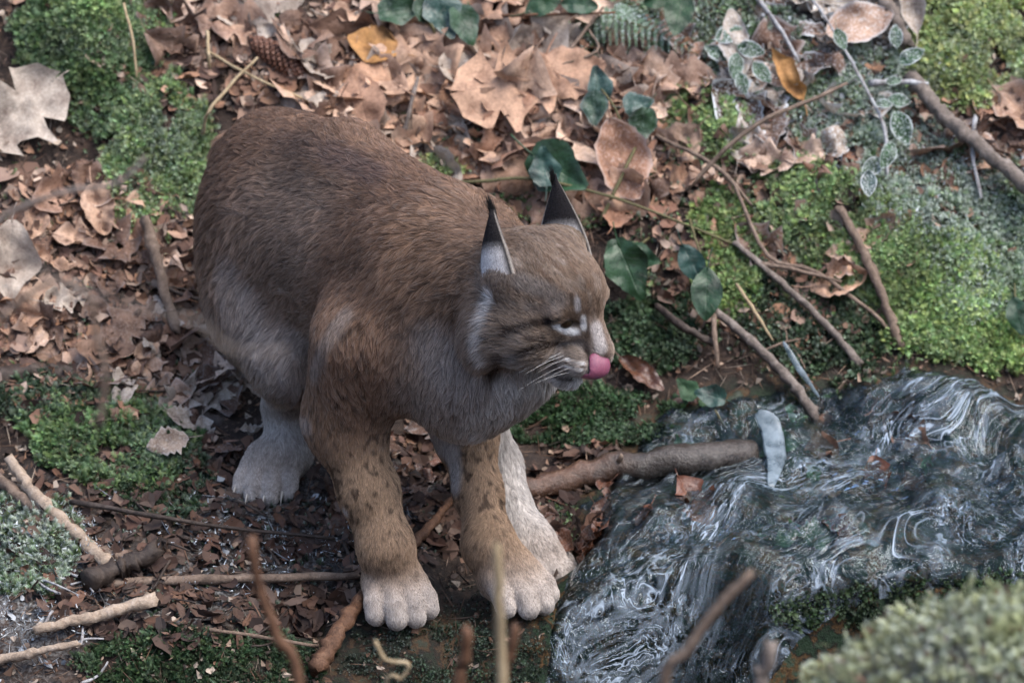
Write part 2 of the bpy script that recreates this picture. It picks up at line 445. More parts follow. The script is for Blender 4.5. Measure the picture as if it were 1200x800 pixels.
# face
mark([(644, 376), (622, 379), (604, 385), (590, 390)], 0.0058, (.03, .02, .016), 1.00)
mark([(654, 374), (640, 378)], 0.0034, BK, 1.00)
mark([(652, 402), (634, 404), (615, 412), (596, 421)], 0.0060, (.03, .02, .016), 0.98)
mark([(636, 395), (618, 398)], 0.0046, DK, 0.65)
mark([(660, 394), (646, 402)], 0.0046, DK, 0.52)
mark([(652, 381), (664, 388), (675, 389)], .0050, (.85, .84, .83), 1.0)
mark([(683, 372), (684, 384)], .0040, (.75, .74, .73), .95)
mark([(676, 352), (677, 362)], .0045, (.42, .41, .42), .7)
mark([(669, 346), (670, 356)], 0.0034, DK, 0.78)
mark([(711, 360), (709, 374)], .0040, (.8, .79, .78), .95)
mark([(690, 385), (688, 400), (686, 410)], 0.0034, DK, 0.52)
mark([(699, 384), (702, 396), (704, 408)], .0085, (.50, .46, .44), .9)
mark([(688, 411), (690, 420)], 0.0040, DK, 0.91)
mark([(650, 422), (664, 421), (684, 426)], .0024, (.70, .68, .66), .95)
mark([(648, 429), (664, 429), (682, 433)], .0024, (.70, .68, .66), .95)
mark([(648, 425), (664, 425), (684, 430)], 0.0021, DK, 0.91)
mark([(650, 434), (664, 434), (680, 437)], 0.0023, DK, 0.91)
mark([(646, 437), (655, 443), (668, 445), (680, 443)], .0030, DK, .9)
mark([(648, 452), (660, 456), (672, 457), (684, 451)], .0110, (.80, .79, .77), 1.0)
mark([(636, 430), (628, 444), (638, 458)], .0140, (.50, .475, .45), .9)
mark([(612, 440), (618, 458)], .0120, (.40, .37, .345), .7)
mark([(610, 330), (640, 340), (655, 352)], .012, (.16, .14, .13), .7)
mark([(620, 360), (650, 364)], .008, (.15, .125, .115), .5)
mark([(572, 345), (562, 375), (556, 405), (562, 425)], .0085, (.56, .53, .51), .9)
mark([(582, 420), (577, 435), (579, 452)], 0.0092, DK, 1.00)
mark([(600, 420), (596, 440)], .008, (.30, .27, .25), .5)
mark([(590, 455), (602, 464), (586, 476)], .016, (.50, .475, .455), .85)
for a_, b_ in (((640, 300), (660, 318)), ((655, 292), (676, 320)), ((630, 312), (646, 330)), ((668, 300), (690, 335)), ((650, 278), (664, 292))):
    mark([a_, b_], .003, BRN, .6)
# trunk
mark([(385, 178), (410, 190), (440, 205)], .020, (.085, .060, .058), .55)
mark([(330, 165), (365, 172)], .018, (.10, .07, .06), .4)
mark([(455, 275), (480, 290), (500, 280)], .022, (.105, .062, .040), .5)
mark([(265, 330), (280, 380), (310, 420), (335, 460)], .030, (.27, .235, .22), .6)
mark([(290, 350), (300, 400)], .020, (.26, .235, .225), .5)
mark([(330, 440), (350, 470), (360, 500)], .012, (.31, .27, .25), .6)
mark([(405, 370), (385, 400), (368, 440)], .012, (.24, .205, .185), .55)
mark([(510, 405), (525, 440), (545, 470)], .032, (.31, .275, .255), .7)
mark([(470, 510), (510, 515), (560, 500), (585, 485)], .024, (.46, .43, .41), .85)
mark([(250, 250), (245, 300), (250, 350)], .014, (.145, .09, .06), .5)
mark([(360, 430), (370, 470), (385, 500)], .020, (.15, .095, .062), .5)
# inner sides of the legs
mark([(405, 600), (412, 640), (420, 665)], .0075, (.42, .39, .37), .7)
mark([(527, 525), (532, 570), (538, 610)], .0130, (.42, .40, .39), .8)
mark([(540, 660), (545, 690)], .012, (.42, .39, .37), .7)

_segs = MARKS
ROT1 = np.array(Quaternion((.8, .3, .4, .33)).normalized().to_matrix()); ROT2 = np.array(Quaternion((.3, .7, -.2, .6)).normalized().to_matrix())
def coat(X, N_, wt, col):
    f = (X - S0) @ LF_; l = (X - S0) @ LL_; z = X[:, 2]
    c = col.copy()
    n1 = fbm(X, 14, 3, 5); Xw = (X + .0035 * (np.stack([vnoise(X, 210, q_) for q_ in (61, 62, 63)], 1) - .5)) * np.array([1, 1, .72])
    n2 = (vnoise(Xw @ ROT1, 145, 9) + vnoise(Xw @ ROT2, 145, 19)) - 1
    c *= (1 + .22 * n1)[:, None]
    gz_ = fbm(X * np.array([1, 1, .5]), 130, 2, 55) * wt['body']; c *= (1 + .45 * gz_)[:, None]
    # pale under side of the trunk and inner legs
    low = sstep(.36, .27, z) * wt['body']; c = c * (1 - .6 * low[:, None]) + np.array(C_BELLY) * .6 * low[:, None]
    # small spots: strong on the legs, faint on flank and shoulder
    sp = sstep(.20, .36, n2) * np.clip(wt['leg'] * 1.0 + wt['hleg'] * .25 + wt['body'] * .48 + wt['paw'] * .25, 0, 1)
    c = c * (1 - .8 * sp[:, None]) + np.array((.045, .028, .020)) * .8 * sp[:, None]
    q = X - hd(.105, 0, -.012); qa = np.stack([(q @ HF) * .35, q @ HL, (q @ HU) * .55], 1)
    st = sstep(.12, .5, fbm(qa, 95, 2, 33)) * wt['head'] * .55; c = c * (1 - st[:, None]) + np.array((.060, .038, .026)) * st[:, None]
    st = sstep(.15, .5, fbm(qa + 7, 120, 2, 35)) * wt['head'] * .30; c = c * (1 - st[:, None]) + np.array((.34, .29, .25)) * st[:, None]
    for pts, r, mc, s in MARKS:
        d = np.full(len(X), 9.0)
        if len(pts) == 1: d = np.linalg.norm(X - pts[0], axis=1)
        for a, b in zip(pts[:-1], pts[1:]):
            ab = b - a; t = np.clip(((X - a) @ ab) / max(ab @ ab, 1e-12), 0, 1)
            d = np.minimum(d, np.linalg.norm(X - a - t[:, None] * ab, axis=1))
        w = (sstep(1.6, .55, d / r) * s)[:, None]
        c = c * (1 - w) + mc * w
    return np.clip(c, .008, .8)
def ear_cols(n0, nv=15, nu=17):
    out = []
    for layer in (0, 1):
        for v in np.linspace(0, 1, nv):
            for t in np.linspace(-1, 1, nu):
                if layer == 0:
                    pale = float(sstep(.50, .28, v)) * float(sstep(.90, .55, abs(t)))
                    c = np.array((.007, .006, .007)) * (1 - pale) + np.array((.40, .385, .385)) * pale
                    if abs(t) > .93: c = np.array((.30, .27, .24)) * (1 - .5 * v)
                else: c = np.array((.20, .17, .15)) * (1 - .6 * v)
                out.append(c)
    return np.array(out)
vcol, vlen, vflow, vwt = blend(LV)
vc = coat(LV, LN, vwt, vcol); ne = (len(LV) - nbody) // 2
for q in range(2): vc[nbody + q * ne: nbody + (q + 1) * ne] = ear_cols(0)
vlen[nbody:] = .0035

mt = NT('lynx_skin'); at_ = mt.add('Attribute', attribute_name='coat'); n_ = mt.noise(350, 3, .6)
mt.color(mt.mix(.35, at_.outputs['Color'], mt.mix(1.0, at_.outputs['Color'], mt.ramp(n_.outputs['Fac'], [(.3, (.45, .45, .45)), (.7, (1.1, 1.1, 1.1))]).outputs['Color'], 'MULTIPLY')))
mt.set(Roughness=.85, Specular_IOR_Level=.1); SKIN = mt.m
lynx = empty('lynx', (float(PAWS['rf'][0][0]), float(PAWS['rf'][0][1]), 0.0))
tag(lynx, 'lynx with tufted ears licking its nose, standing over the stream edge', 'lynx')
OFF = np.array(lynx.location)
me = mesh_from('lynx_body', LV - OFF, LFc); set_col(me, 'coat', vc)
body = link('body', me, SKIN, lynx)

# ---- fur
def scatter(V, F, N_, dens, n):
    T = np.concatenate([F[:, [0, 1, 2]], F[:, [0, 2, 3]]])
    ar = np.linalg.norm(np.cross(V[T[:, 1]] - V[T[:, 0]], V[T[:, 2]] - V[T[:, 0]]), axis=1) * dens[T].mean(1)
    t = T[rng.choice(len(T), n, p=ar / ar.sum())]
    u = rng.random((n, 2)); sw = u.sum(1) > 1; u[sw] = 1 - u[sw]; w = np.stack([1 - u.sum(1), u[:, 0], u[:, 1]], 1)
    return t, w
def itp(A, t, w): return (A[t] * w[..., None]).sum(1) if A.ndim == 2 else (A[t] * w).sum(1)
dens = np.clip(.012 / vlen, .45, 2.6) * (1 + 1.0 * vwt['head'])
dens[:nbody] *= sstep(-.75, .1, (LN[:nbody] @ TB)) * .75 + .25               # thinner on the side away from the stream view
NH = 330000; KP = 5
ti, tw = scatter(LV, LFc, LN, dens, NH)
R0 = itp(LV, ti, tw); N0 = nrm(itp(LN, ti, tw)); ln0 = itp(vlen, ti, tw)
isear = (ti >= nbody).all(1)
_, _, fl0, wt0 = blend(R0)
col_, _, _, _ = blend(R0)
ec = itp(vc, ti, tw)
up_ear = np.where(((R0 - EAR_N[0]) ** 2).sum(1)[:, None] < ((R0 - EAR_F[0]) ** 2).sum(1)[:, None], nrm(EAR_N[1]), nrm(EAR_F[1]))
fl0[isear] = up_ear[isear]
wob = np.stack([fbm(R0, 22, 2, s_) for s_ in (31, 47, 63)], 1)
fl0 = nrm(fl0) + wob * .55 + rng.normal(0, .13, (NH, 3))
tg = nrm(fl0 - N0 * (fl0 * N0).sum(1, keepdims=True))
lift = .30 + .14 * fbm(R0, 35, 2, 77) + rng.normal(0, .07, NH) + .10 * wt0['body']
lift[isear] = .12
long_ = ln0 * .82 * (1 + .30 * fbm(R0, 28, 2, 91)) * np.clip(rng.normal(1, .18, NH), .5, 1.6)
s = np.linspace(0, 1, KP)
def strands(R_, N_, T_, lf, L_):
    lf = lf[:, None]; L_ = L_[:, None, None]
    up = (np.sin(lf) * s * (1 - .45 * s))[..., None]; al = (np.cos(lf) * s)[..., None]
    return R_[:, None] + L_ * (N_[:, None] * up + T_[:, None] * al + np.array([0, 0, -1.]) * (.10 * s * s)[None, :, None])
pts = strands(R0, N0, tg, lift, long_)
NC = 9000
ck = rng.choice(NH, NC, replace=False)
kd = KDTree(NC)
for i, k in enumerate(ck): kd.insert(R0[k], i)
kd.balance()
near = np.array([kd.find(r)[1] for r in R0]); cs = ck[near]
same = ((tg * tg[cs]).sum(1) > .2) & ((N0 * N0[cs]).sum(1) > .3) & ~isear
clump = (np.clip(.55 + .5 * fbm(R0, 18, 2, 101), .1, .85) * same * np.clip(ln0 / .02, .25, 1))
tip_c = pts[cs]; sc = ln0 / np.maximum(ln0[cs], 1e-4)
tgt = R0[cs][:, None] + (tip_c - R0[cs][:, None]) * np.clip(long_ / long_[cs], .5, 1.5)[:, None, None]
pts = pts + (tgt - pts) * (clump[:, None] * s ** 1.3)[..., None]
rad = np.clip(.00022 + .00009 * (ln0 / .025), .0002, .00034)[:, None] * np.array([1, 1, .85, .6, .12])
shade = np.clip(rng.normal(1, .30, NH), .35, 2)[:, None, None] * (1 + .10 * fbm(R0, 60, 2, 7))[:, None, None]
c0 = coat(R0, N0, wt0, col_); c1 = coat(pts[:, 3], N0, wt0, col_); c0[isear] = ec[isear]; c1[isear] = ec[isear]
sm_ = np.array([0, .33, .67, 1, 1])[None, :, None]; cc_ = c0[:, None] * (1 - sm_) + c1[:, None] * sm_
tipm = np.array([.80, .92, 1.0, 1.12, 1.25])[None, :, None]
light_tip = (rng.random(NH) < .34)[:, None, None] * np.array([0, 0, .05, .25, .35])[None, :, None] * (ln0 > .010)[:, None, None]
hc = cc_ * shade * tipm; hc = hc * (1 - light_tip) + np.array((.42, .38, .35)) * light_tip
# ear tufts
def tuft(E_, n=190, L_=.038):
    b, up, bk, h, w = E_[:5]; up = nrm(up); tip = b + up * (h - .014) - nrm(bk) * .012
    q = tip + rng.normal(0, .0019, (n, 3)) - up * rng.random((n, 1)) * .014
    dirn = nrm(up + rng.normal(0, .055, (n, 3)) + np.array([-.08, 0, 0])); Lq = L_ * rng.uniform(.5, 1.1, n)
    bend = view2w((-.25, .15, 0))
    return q[:, None] + dirn[:, None] * (Lq[:, None] * s)[..., None] + bend * ((Lq[:, None] * s ** 2) * .35)[..., None]
tf = np.concatenate([tuft(EAR_N), tuft(EAR_F)])
pts = np.concatenate([pts, tf]); hc = np.concatenate([hc, np.full((len(tf), KP, 3), .005)])
rad = np.concatenate([rad, np.full((len(tf), KP), .0003) * np.array([1, 1, .9, .7, .3])])
hcd = bpy.data.hair_curves.new('lynx_fur'); hcd.add_curves([KP] * len(pts))
hcd.attributes['position'].data.foreach_set('vector', (pts - OFF).astype(np.float32).ravel())
ra = hcd.attributes.get('radius') or hcd.attributes.new('radius', 'FLOAT', 'POINT')
ra.data.foreach_set('value', rad.astype(np.float32).ravel())
ca = hcd.attributes.new('coat', 'FLOAT_COLOR', 'POINT')
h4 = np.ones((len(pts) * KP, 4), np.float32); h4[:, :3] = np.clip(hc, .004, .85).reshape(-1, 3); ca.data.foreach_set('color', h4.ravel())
mt = NT('lynx_fur'); at_ = mt.add('Attribute', attribute_name='coat')
hb = mt.add('BsdfHairPrincipled'); hb.parametrization = 'COLOR'
hb.inputs['Roughness'].default_value = .45; hb.inputs['Radial Roughness'].default_value = .6; hb.inputs['Random Roughness'].default_value = .2
mt.l.new(at_.outputs['Color'], hb.inputs['Color'])
df = mt.add('BsdfDiffuse'); mt.l.new(at_.outputs['Color'], df.inputs['Color'])
ms = mt.add('MixShader'); ms.inputs[0].default_value = .22
mt.l.new(df.outputs[0], ms.inputs[1]); mt.l.new(hb.outputs[0], ms.inputs[2]); mt.l.new(ms.outputs[0], mt.out.inputs['Surface'])
hcd.materials.append(mt.m)
fur = link('fur', hcd, None, lynx)
scene.cycles_curves.shape = 'RIBBONS'

# ---- eyes, nose, tongue, claws, whiskers
def uvs(name, c, r, axes, mat, parent, nu=20, nv=14):
    V = []; F = []
    for j in range(nv + 1):
        th = math.pi * j / nv
        for i in range(nu):
            ph = 2 * math.pi * i / nu
            V.append(np.array(c) + np.array((math.cos(th), math.sin(th) * math.cos(ph), math.sin(th) * math.sin(ph))) * r @ np.array(axes))
    for j in range(nv):
        for i in range(nu): F.append([j * nu + i, j * nu + (i + 1) % nu, (j + 1) * nu + (i + 1) % nu, (j + 1) * nu + i])
    me = mesh_from(name, np.array(V) - OFF, np.array(F)); return link(name, me, mat, parent)
mt = NT('lynx_eye'); mt.set(Base_Color=(.016, .010, .005, 1), Roughness=.08, Specular_IOR_Level=.6); EYE = mt.m
mt = NT('nose_leather'); n_ = mt.noise(500, 3); mt.color(mt.ramp(n_.outputs['Fac'], [(.3, (.16, .07, .06)), (.7, (.26, .12, .11))]).outputs['Color']); mt.set(Roughness=.45); NOSE = mt.m
mt = NT('tongue'); n_ = mt.noise(420, 4, .7); mt.color(mt.ramp(n_.outputs['Fac'], [(.3, (.16, .040, .075)), (.7, (.26, .080, .130))]).outputs['Color'])
n2_ = mt.noise(1500, 2); mt.bump(n2_.outputs['Fac'], .6, .0008); mt.set(Roughness=.38, Subsurface_Weight=.25, Subsurface_Scale=.004); TONG = mt.m
mt = NT('claw_horn'); mt.set(Base_Color=(.55, .50, .43, 1), Roughness=.35); HORN = mt.m
for sg in (-1, 1): uvs('eye', hd(.0545, sg * .0335, .0225), .0108 * HS, HEAD, EYE, lynx)
uvs('nose', hd(.103, 0, -.012), np.array((.009, .013, .008)) * HS, HEAD, NOSE, lynx)
_nd = (hd(.103, 0, -.012) - CAM) @ VDIR
def tq(px, py, dz):
    d = ray(px, py); return CAM + d * ((_nd - dz) / (d @ VDIR))
path = [tq(672, 436, -.006), tq(686, 441, .004), tq(697, 442, .012), tq(703, 436, .016), tq(704.5, 427, .0165), tq(703, 418, .014), tq(701, 411, .010)]
wd = [.006, .0085, .0125, .0160, .0168, .0155, .0105]
V = []; F = []; m = 11
TS = nrm(VRT + .55 * VDIR)
cen = np.array(path)
fine = np.linspace(0, len(path) - 1, 25)
cen = np.stack([np.interp(fine, range(len(path)), cen[:, k]) for k in range(3)], 1)
for _ in range(2): cen[1:-1] = .25 * cen[:-2] + .5 * cen[1:-1] + .25 * cen[2:]
tn = nrm(np.gradient(cen, axis=0)); wdf = np.interp(fine, range(len(path)), wd)
wdf[-3:] *= (.97, .85, .55)
for j in range(25):
    sdv = nrm(TS - tn[j] * (TS @ tn[j])); nv_ = np.cross(sdv, tn[j])
    for i in range(2 * m):
        a = 2 * math.pi * i / (2 * m); x = math.cos(a); y = math.sin(a)
        V.append(cen[j] + sdv * wdf[j] * x + nv_ * (.0042 * y * (1 - .35 * math.exp(-(x / .18) ** 2)) - .0030 * x * x))
for j in range(24):
    for i in range(2 * m): F.append([j * 2 * m + i, j * 2 * m + (i + 1) % (2 * m), (j + 1) * 2 * m + (i + 1) % (2 * m), (j + 1) * 2 * m + i])
F.append(list(range(24 * 2 * m, 25 * 2 * m)))
link('tongue', mesh_from('tongue', np.array(V) - OFF, F), TONG, lynx)
for c, d, u, w in CLAWS:
    V = []; F = []; ns = 7
    for j in range(ns):
        t = j / (ns - 1); a = t * 1.25; cc = c + d * (.015 * math.sin(a)) - u * (.016 * (1 - math.cos(a)) + .006 * t); r = .0023 * (1 - t) ** .7 + .0001
        sdv = np.cross(d, u); td = nrm(d * math.cos(a) - u * math.sin(a)); nv_ = np.cross(sdv, td)
        for i in range(8): V.append(cc + sdv * r * .7 * math.cos(i * math.pi / 4) + nv_ * r * math.sin(i * math.pi / 4))
    for j in range(ns - 1):
        for i in range(8): F.append([j * 8 + i, j * 8 + (i + 1) % 8, (j + 1) * 8 + (i + 1) % 8, (j + 1) * 8 + i])
    link('claw', mesh_from('claw', np.array(V) - OFF, np.array(F)), HORN, lynx)
wk = []
for sg in (-1, 1):
    for q in range(11):
        r0 = hd(.078 + rng.uniform(-.014, .012), sg * .036, -.024 + rng.uniform(-.010, .008))
        dr = nrm(HL * sg * 1.0 - HF * rng.uniform(.15, .8) - HU * rng.uniform(.1, .7)); Lq = rng.uniform(.03, .07)
        wk.append(r0 + dr * (Lq * s)[:, None] - HU * (Lq * .25 * s ** 2)[:, None])
wk = np.array(wk); hw = bpy.data.hair_curves.new('whiskers'); hw.add_curves([KP] * len(wk))
hw.attributes['position'].data.foreach_set('vector', (wk - OFF).astype(np.float32).ravel())
ra = hw.attributes.get('radius') or hw.attributes.new('radius', 'FLOAT', 'POINT')
ra.data.foreach_set('value', (np.ones((len(wk), 1)) * .00017 * np.array([1, .9, .7, .5, .2])).astype(np.float32).ravel())
mt = NT('whisker'); mt.set(Base_Color=(.75, .73, .70, 1), Roughness=.4); hw.materials.append(mt.m)
link('whiskers', hw, None, lynx)
for k_ in PAWS:
    c_, d_ = PAWS[k_]; dn = nrm(np.array([d_[0], d_[1], 0])); PAWZ.append((c_[0] + dn[0] * .015, c_[1] + dn[1] * .015, c_[2] - .004))
gx = axis(-.92, .92, .0065, 70); gy = axis(-.36, 1.32, .0065, 70)
GX, GY = np.meshgrid(gx, gy, indexing='ij'); GZ = H(GX.ravel(), GY.ravel()).reshape(GX.shape)
GVt = np.stack([GX, GY, GZ], -1).reshape(-1, 3)
nx_, ny_ = GX.shape; ii = np.arange(nx_ * ny_).reshape(nx_, ny_)
GF = np.stack([ii[:-1, :-1], ii[1:, :-1], ii[1:, 1:], ii[:-1, 1:]], -1).reshape(-1, 4)
gpx, gpy = pix(GVt); gm_ = sstep(-30, 30, stream_mask_px(gpx, gpy)) * (np.abs(GVt[:, 1]) < 1.2)
fine_ = fbm(GVt, 60, 3, 44) * .004 * (np.hypot(GVt[:, 0], GVt[:, 1]) < 1.6); GVt[:, 2] += fine_
wet = np.clip(gm_ + .6 * sstep(.32, .1, np.hypot((GVt[:, 0] + .02) * .6, GVt[:, 1] + .12)), 0, 1)
wet = np.maximum(wet, sstep(.05, .14, GVt[:, 0]) * sstep(.13, .07, GVt[:, 1]) * (GVt[:, 1] > -1))
frost = np.zeros(len(GVt))
def ell_px(px, py, cx, cy, rx, ry): return np.clip(1.3 - np.hypot((px - cx) / rx, (py - cy) / ry), 0, 1)
for cx, cy, rx, ry in ((1000, 110, 150, 110), (1160, 270, 90, 130), (30, 680, 100, 110), (330, 610, 110, 80), (880, 60, 90, 70), (480, 590, 60, 60), (190, 690, 120, 50)): frost = np.maximum(frost, ell_px(gpx, gpy, cx, cy, rx, ry))
gme = mesh_from('ground', GVt, GF); set_col(gme, 'state', np.stack([wet, frost * (np.abs(GVt[:, 1]) < 1.6), np.zeros(len(GVt))], 1))
mt = NT('forest_soil'); a_ = mt.add('Attribute', attribute_name='state'); sp_ = mt.add('SeparateColor'); mt.l.new(a_.outputs['Color'], sp_.inputs[0])
n1_ = mt.noise(28, 6, .65); n2_ = mt.noise(160, 5, .7); n3_ = mt.noise(9, 3)
c_ = mt.ramp(n1_.outputs['Fac'], [(.3, (.008, .005, .004)), (.55, (.028, .017, .012)), (.75, (.065, .040, .028))]).outputs['Color']
c_ = mt.mix(mt.ramp(n2_.outputs['Fac'], [(.55, (0, 0, 0)), (.72, (1, 1, 1))]).outputs['Color'], c_, (.10, .068, .05))
wc_ = mt.ramp(n1_.outputs['Fac'], [(.32, (.005, .006, .006)), (.44, (.018, .034, .020)), (.50, (.012, .013, .011)), (.56, (.085, .048, .022)), (.63, (.030, .050, .034)), (.8, (.10, .12, .11))]).outputs['Color']
wc_ = mt.mix(1.0, wc_, (.9, .9, .85), 'MULTIPLY'); c_ = mt.mix(sp_.outputs[0], c_, wc_)
fm_ = mt.math('MULTIPLY', mt.math('MULTIPLY', sp_.outputs[1], .35), mt.ramp(n2_.outputs['Fac'], [(.42, (0, 0, 0)), (.62, (1, 1, 1))]).outputs['Color'])
c_ = mt.mix(fm_, c_, (.50, .54, .56)); mt.color(c_)
rr_ = mt.math('SUBTRACT', .9, mt.math('MULTIPLY', sp_.outputs[0], .55)); mt.l.new(rr_, mt.b.inputs['Roughness'])
mt.l.new(mt.math('SUBTRACT', .4, mt.math('MULTIPLY', sp_.outputs[0], .33)), mt.b.inputs['Specular IOR Level']); mt.bump(n2_.outputs['Fac'], .7, .006); SOIL = mt.m
ground = tag(link('ground', gme, SOIL), 'dark forest soil of the bank and the stream bed', None, kind='structure')
gbvh = BVHTree.FromPolygons(GVt[:, :].tolist(), GF.tolist())
def gh(px, py):                                  # where a photo pixel's ray meets the ground: point, normal
    r = gbvh.ray_cast(Vector(CAM), Vector(ray(px, py)))
    if r[0] is None: return np.array(P(px, py, .8)), np.array([0, -.5, .8])
    return np.array(r[0]), np.array(r[1])
def gz(x, y):
    r = gbvh.ray_cast(Vector((x, y, 9)), Vector((0, 0, -1))); return (r[0].z, np.array(r[1])) if r[0] else (float(H(x, y)), LZ_)
# ================================================================== tubes, sticks
def tube(path, radii, nseg=8, rough=.12, seed=0, cap=True, sub=4):
    path = np.array(path, float); n = len(path)
    if n > 2:                                     # Catmull-Rom
        q = np.concatenate([[2 * path[0] - path[1]], path, [2 * path[-1] - path[-2]]]); out = []; rr = []
        for i in range(n - 1):
            for t in np.linspace(0, 1, sub, endpoint=False):
                p0, p1, p2, p3 = q[i:i + 4]
                out.append(.5 * (2 * p1 + (p2 - p0) * t + (2 * p0 - 5 * p1 + 4 * p2 - p3) * t * t + (3 * p1 - p0 - 3 * p2 + p3) * t ** 3)); rr.append(radii[i] + (radii[i + 1] - radii[i]) * t)
        path2 = np.array(out + [path[-1]]); radii = np.array(rr + [radii[-1]])
    else:
        tt = np.linspace(0, 1, 2 * sub + 1); path2 = path[0] + tt[:, None] * (path[1] - path[0]); radii = radii[0] + tt * (radii[1] - radii[0])
    N_ = len(path2); T_ = nrm(np.gradient(path2, axis=0)); ref = np.array([.3, .2, .9]); V = []
    jit = np.random.default_rng(seed)
    path2 = path2 + jit.normal(0, 1, path2.shape) * radii[:, None] * .12
    for j in range(N_):
        a = nrm(np.cross(T_[j], ref)); b = np.cross(T_[j], a)
        k = 1 + jit.normal(0, rough * .6)
        for i in range(nseg):
            th = 2 * math.pi * i / nseg; V.append(path2[j] + (a * math.cos(th) + b * math.sin(th)) * radii[j] * k * (1 + jit.normal(0, rough)))
    if cap and rough > .06:                          # splintered ends
        for i in range(nseg):
            V[i] = V[i] - T_[0] * radii[0] * jit.uniform(-.3, 1.3); V[-nseg + i] = V[-nseg + i] + T_[-1] * radii[-1] * jit.uniform(-.3, 1.3)
    F = [[j * nseg + i, j * nseg + (i + 1) % nseg, (j + 1) * nseg + (i + 1) % nseg, (j + 1) * nseg + i] for j in range(N_ - 1) for i in range(nseg)]
    if cap: F += [list(range(nseg))[::-1], list(range((N_ - 1) * nseg, N_ * nseg))]
    return np.array(V), F
def bark(name, cols, rough=.8, scale=60, bump=.6, stretch=None, spec=.3):
    mt = NT(name); n1 = mt.noise(scale, 6, .7, dist=.6); n2 = mt.noise(scale * 5, 4, .7)
    k = len(cols); c = mt.ramp(n1.outputs['Fac'], [(.28 + .46 * i / (k - 1), cols[i]) for i in range(k)]).outputs['Color']
    c = mt.mix(.5, c, mt.ramp(n2.outputs['Fac'], [(.3, (.35, .33, .32)), (.7, (1.2, 1.2, 1.2))]).outputs['Color'], 'MULTIPLY')
    mt.color(c); mt.bump(mt.math('ADD', n1.outputs['Fac'], n2.outputs['Fac']), bump, .003); mt.set(Roughness=rough, Specular_IOR_Level=spec); return mt.m
BK_PALE = bark('pale_bare_wood', [(.16, .12, .09), (.36, .28, .21), (.48, .40, .33)])
BK_TAN = bark('tan_bark', [(.07, .050, .038), (.18, .130, .098), (.29, .225, .175)])
BK_DARK = bark('dark_wet_bark', [(.018, .013, .011), (.055, .040, .032), (.10, .078, .065)], .55)
BK_RUST = bark('rust_bark', [(.05, .024, .013), (.13, .065, .036), (.22, .125, .075)], .6)
BK_GREY = bark('grey_bark', [(.07, .058, .05), (.17, .14, .12), (.30, .26, .23)])
BK_FROST = bark('frosted_bark', [(.12, .10, .09), (.33, .33, .34), (.55, .58, .60)])
BK_GREEN = bark('green_stem', [(.06, .06, .025), (.11, .10, .045), (.16, .13, .07)], .6)
BK_STRAW = bark('dry_straw', [(.22, .16, .09), (.36, .28, .17), (.48, .39, .27)])
_ns = [0]
def stick(name, label, pts, w0, w1, mat, cat='stick', lift=.006, group=None, y=None, nseg=10, rough=.13, parent=None):
    """pts: (px, py[, lift]) laid on the ground, or hung at world depth y"""
    W = []
    for q in pts:
        if y is not None: W.append(P(q[0], q[1], q[2] if len(q) > 2 else y))
        else:
            g, n = gh(q[0], q[1]); l = q[2] if len(q) > 2 else lift; d = ray(q[0], q[1]); W.append(g - d * (l / max(.25, -(d @ n))))
    rr = [(w0 + (w1 - w0) * i / (len(W) - 1)) * .5 / PPM for i in range(len(W))]
    _ns[0] += 1
    V, F = tube(W, rr, nseg, rough, _ns[0], True, 4 if max(w0, w1) < 10 else 9); o_ = V.mean(0) if parent is None else np.zeros(3)
    o = link(name, mesh_from(name, V - o_, F), mat, parent); o.location = o_
    if parent is None: tag(o, label, cat, group)
    return o
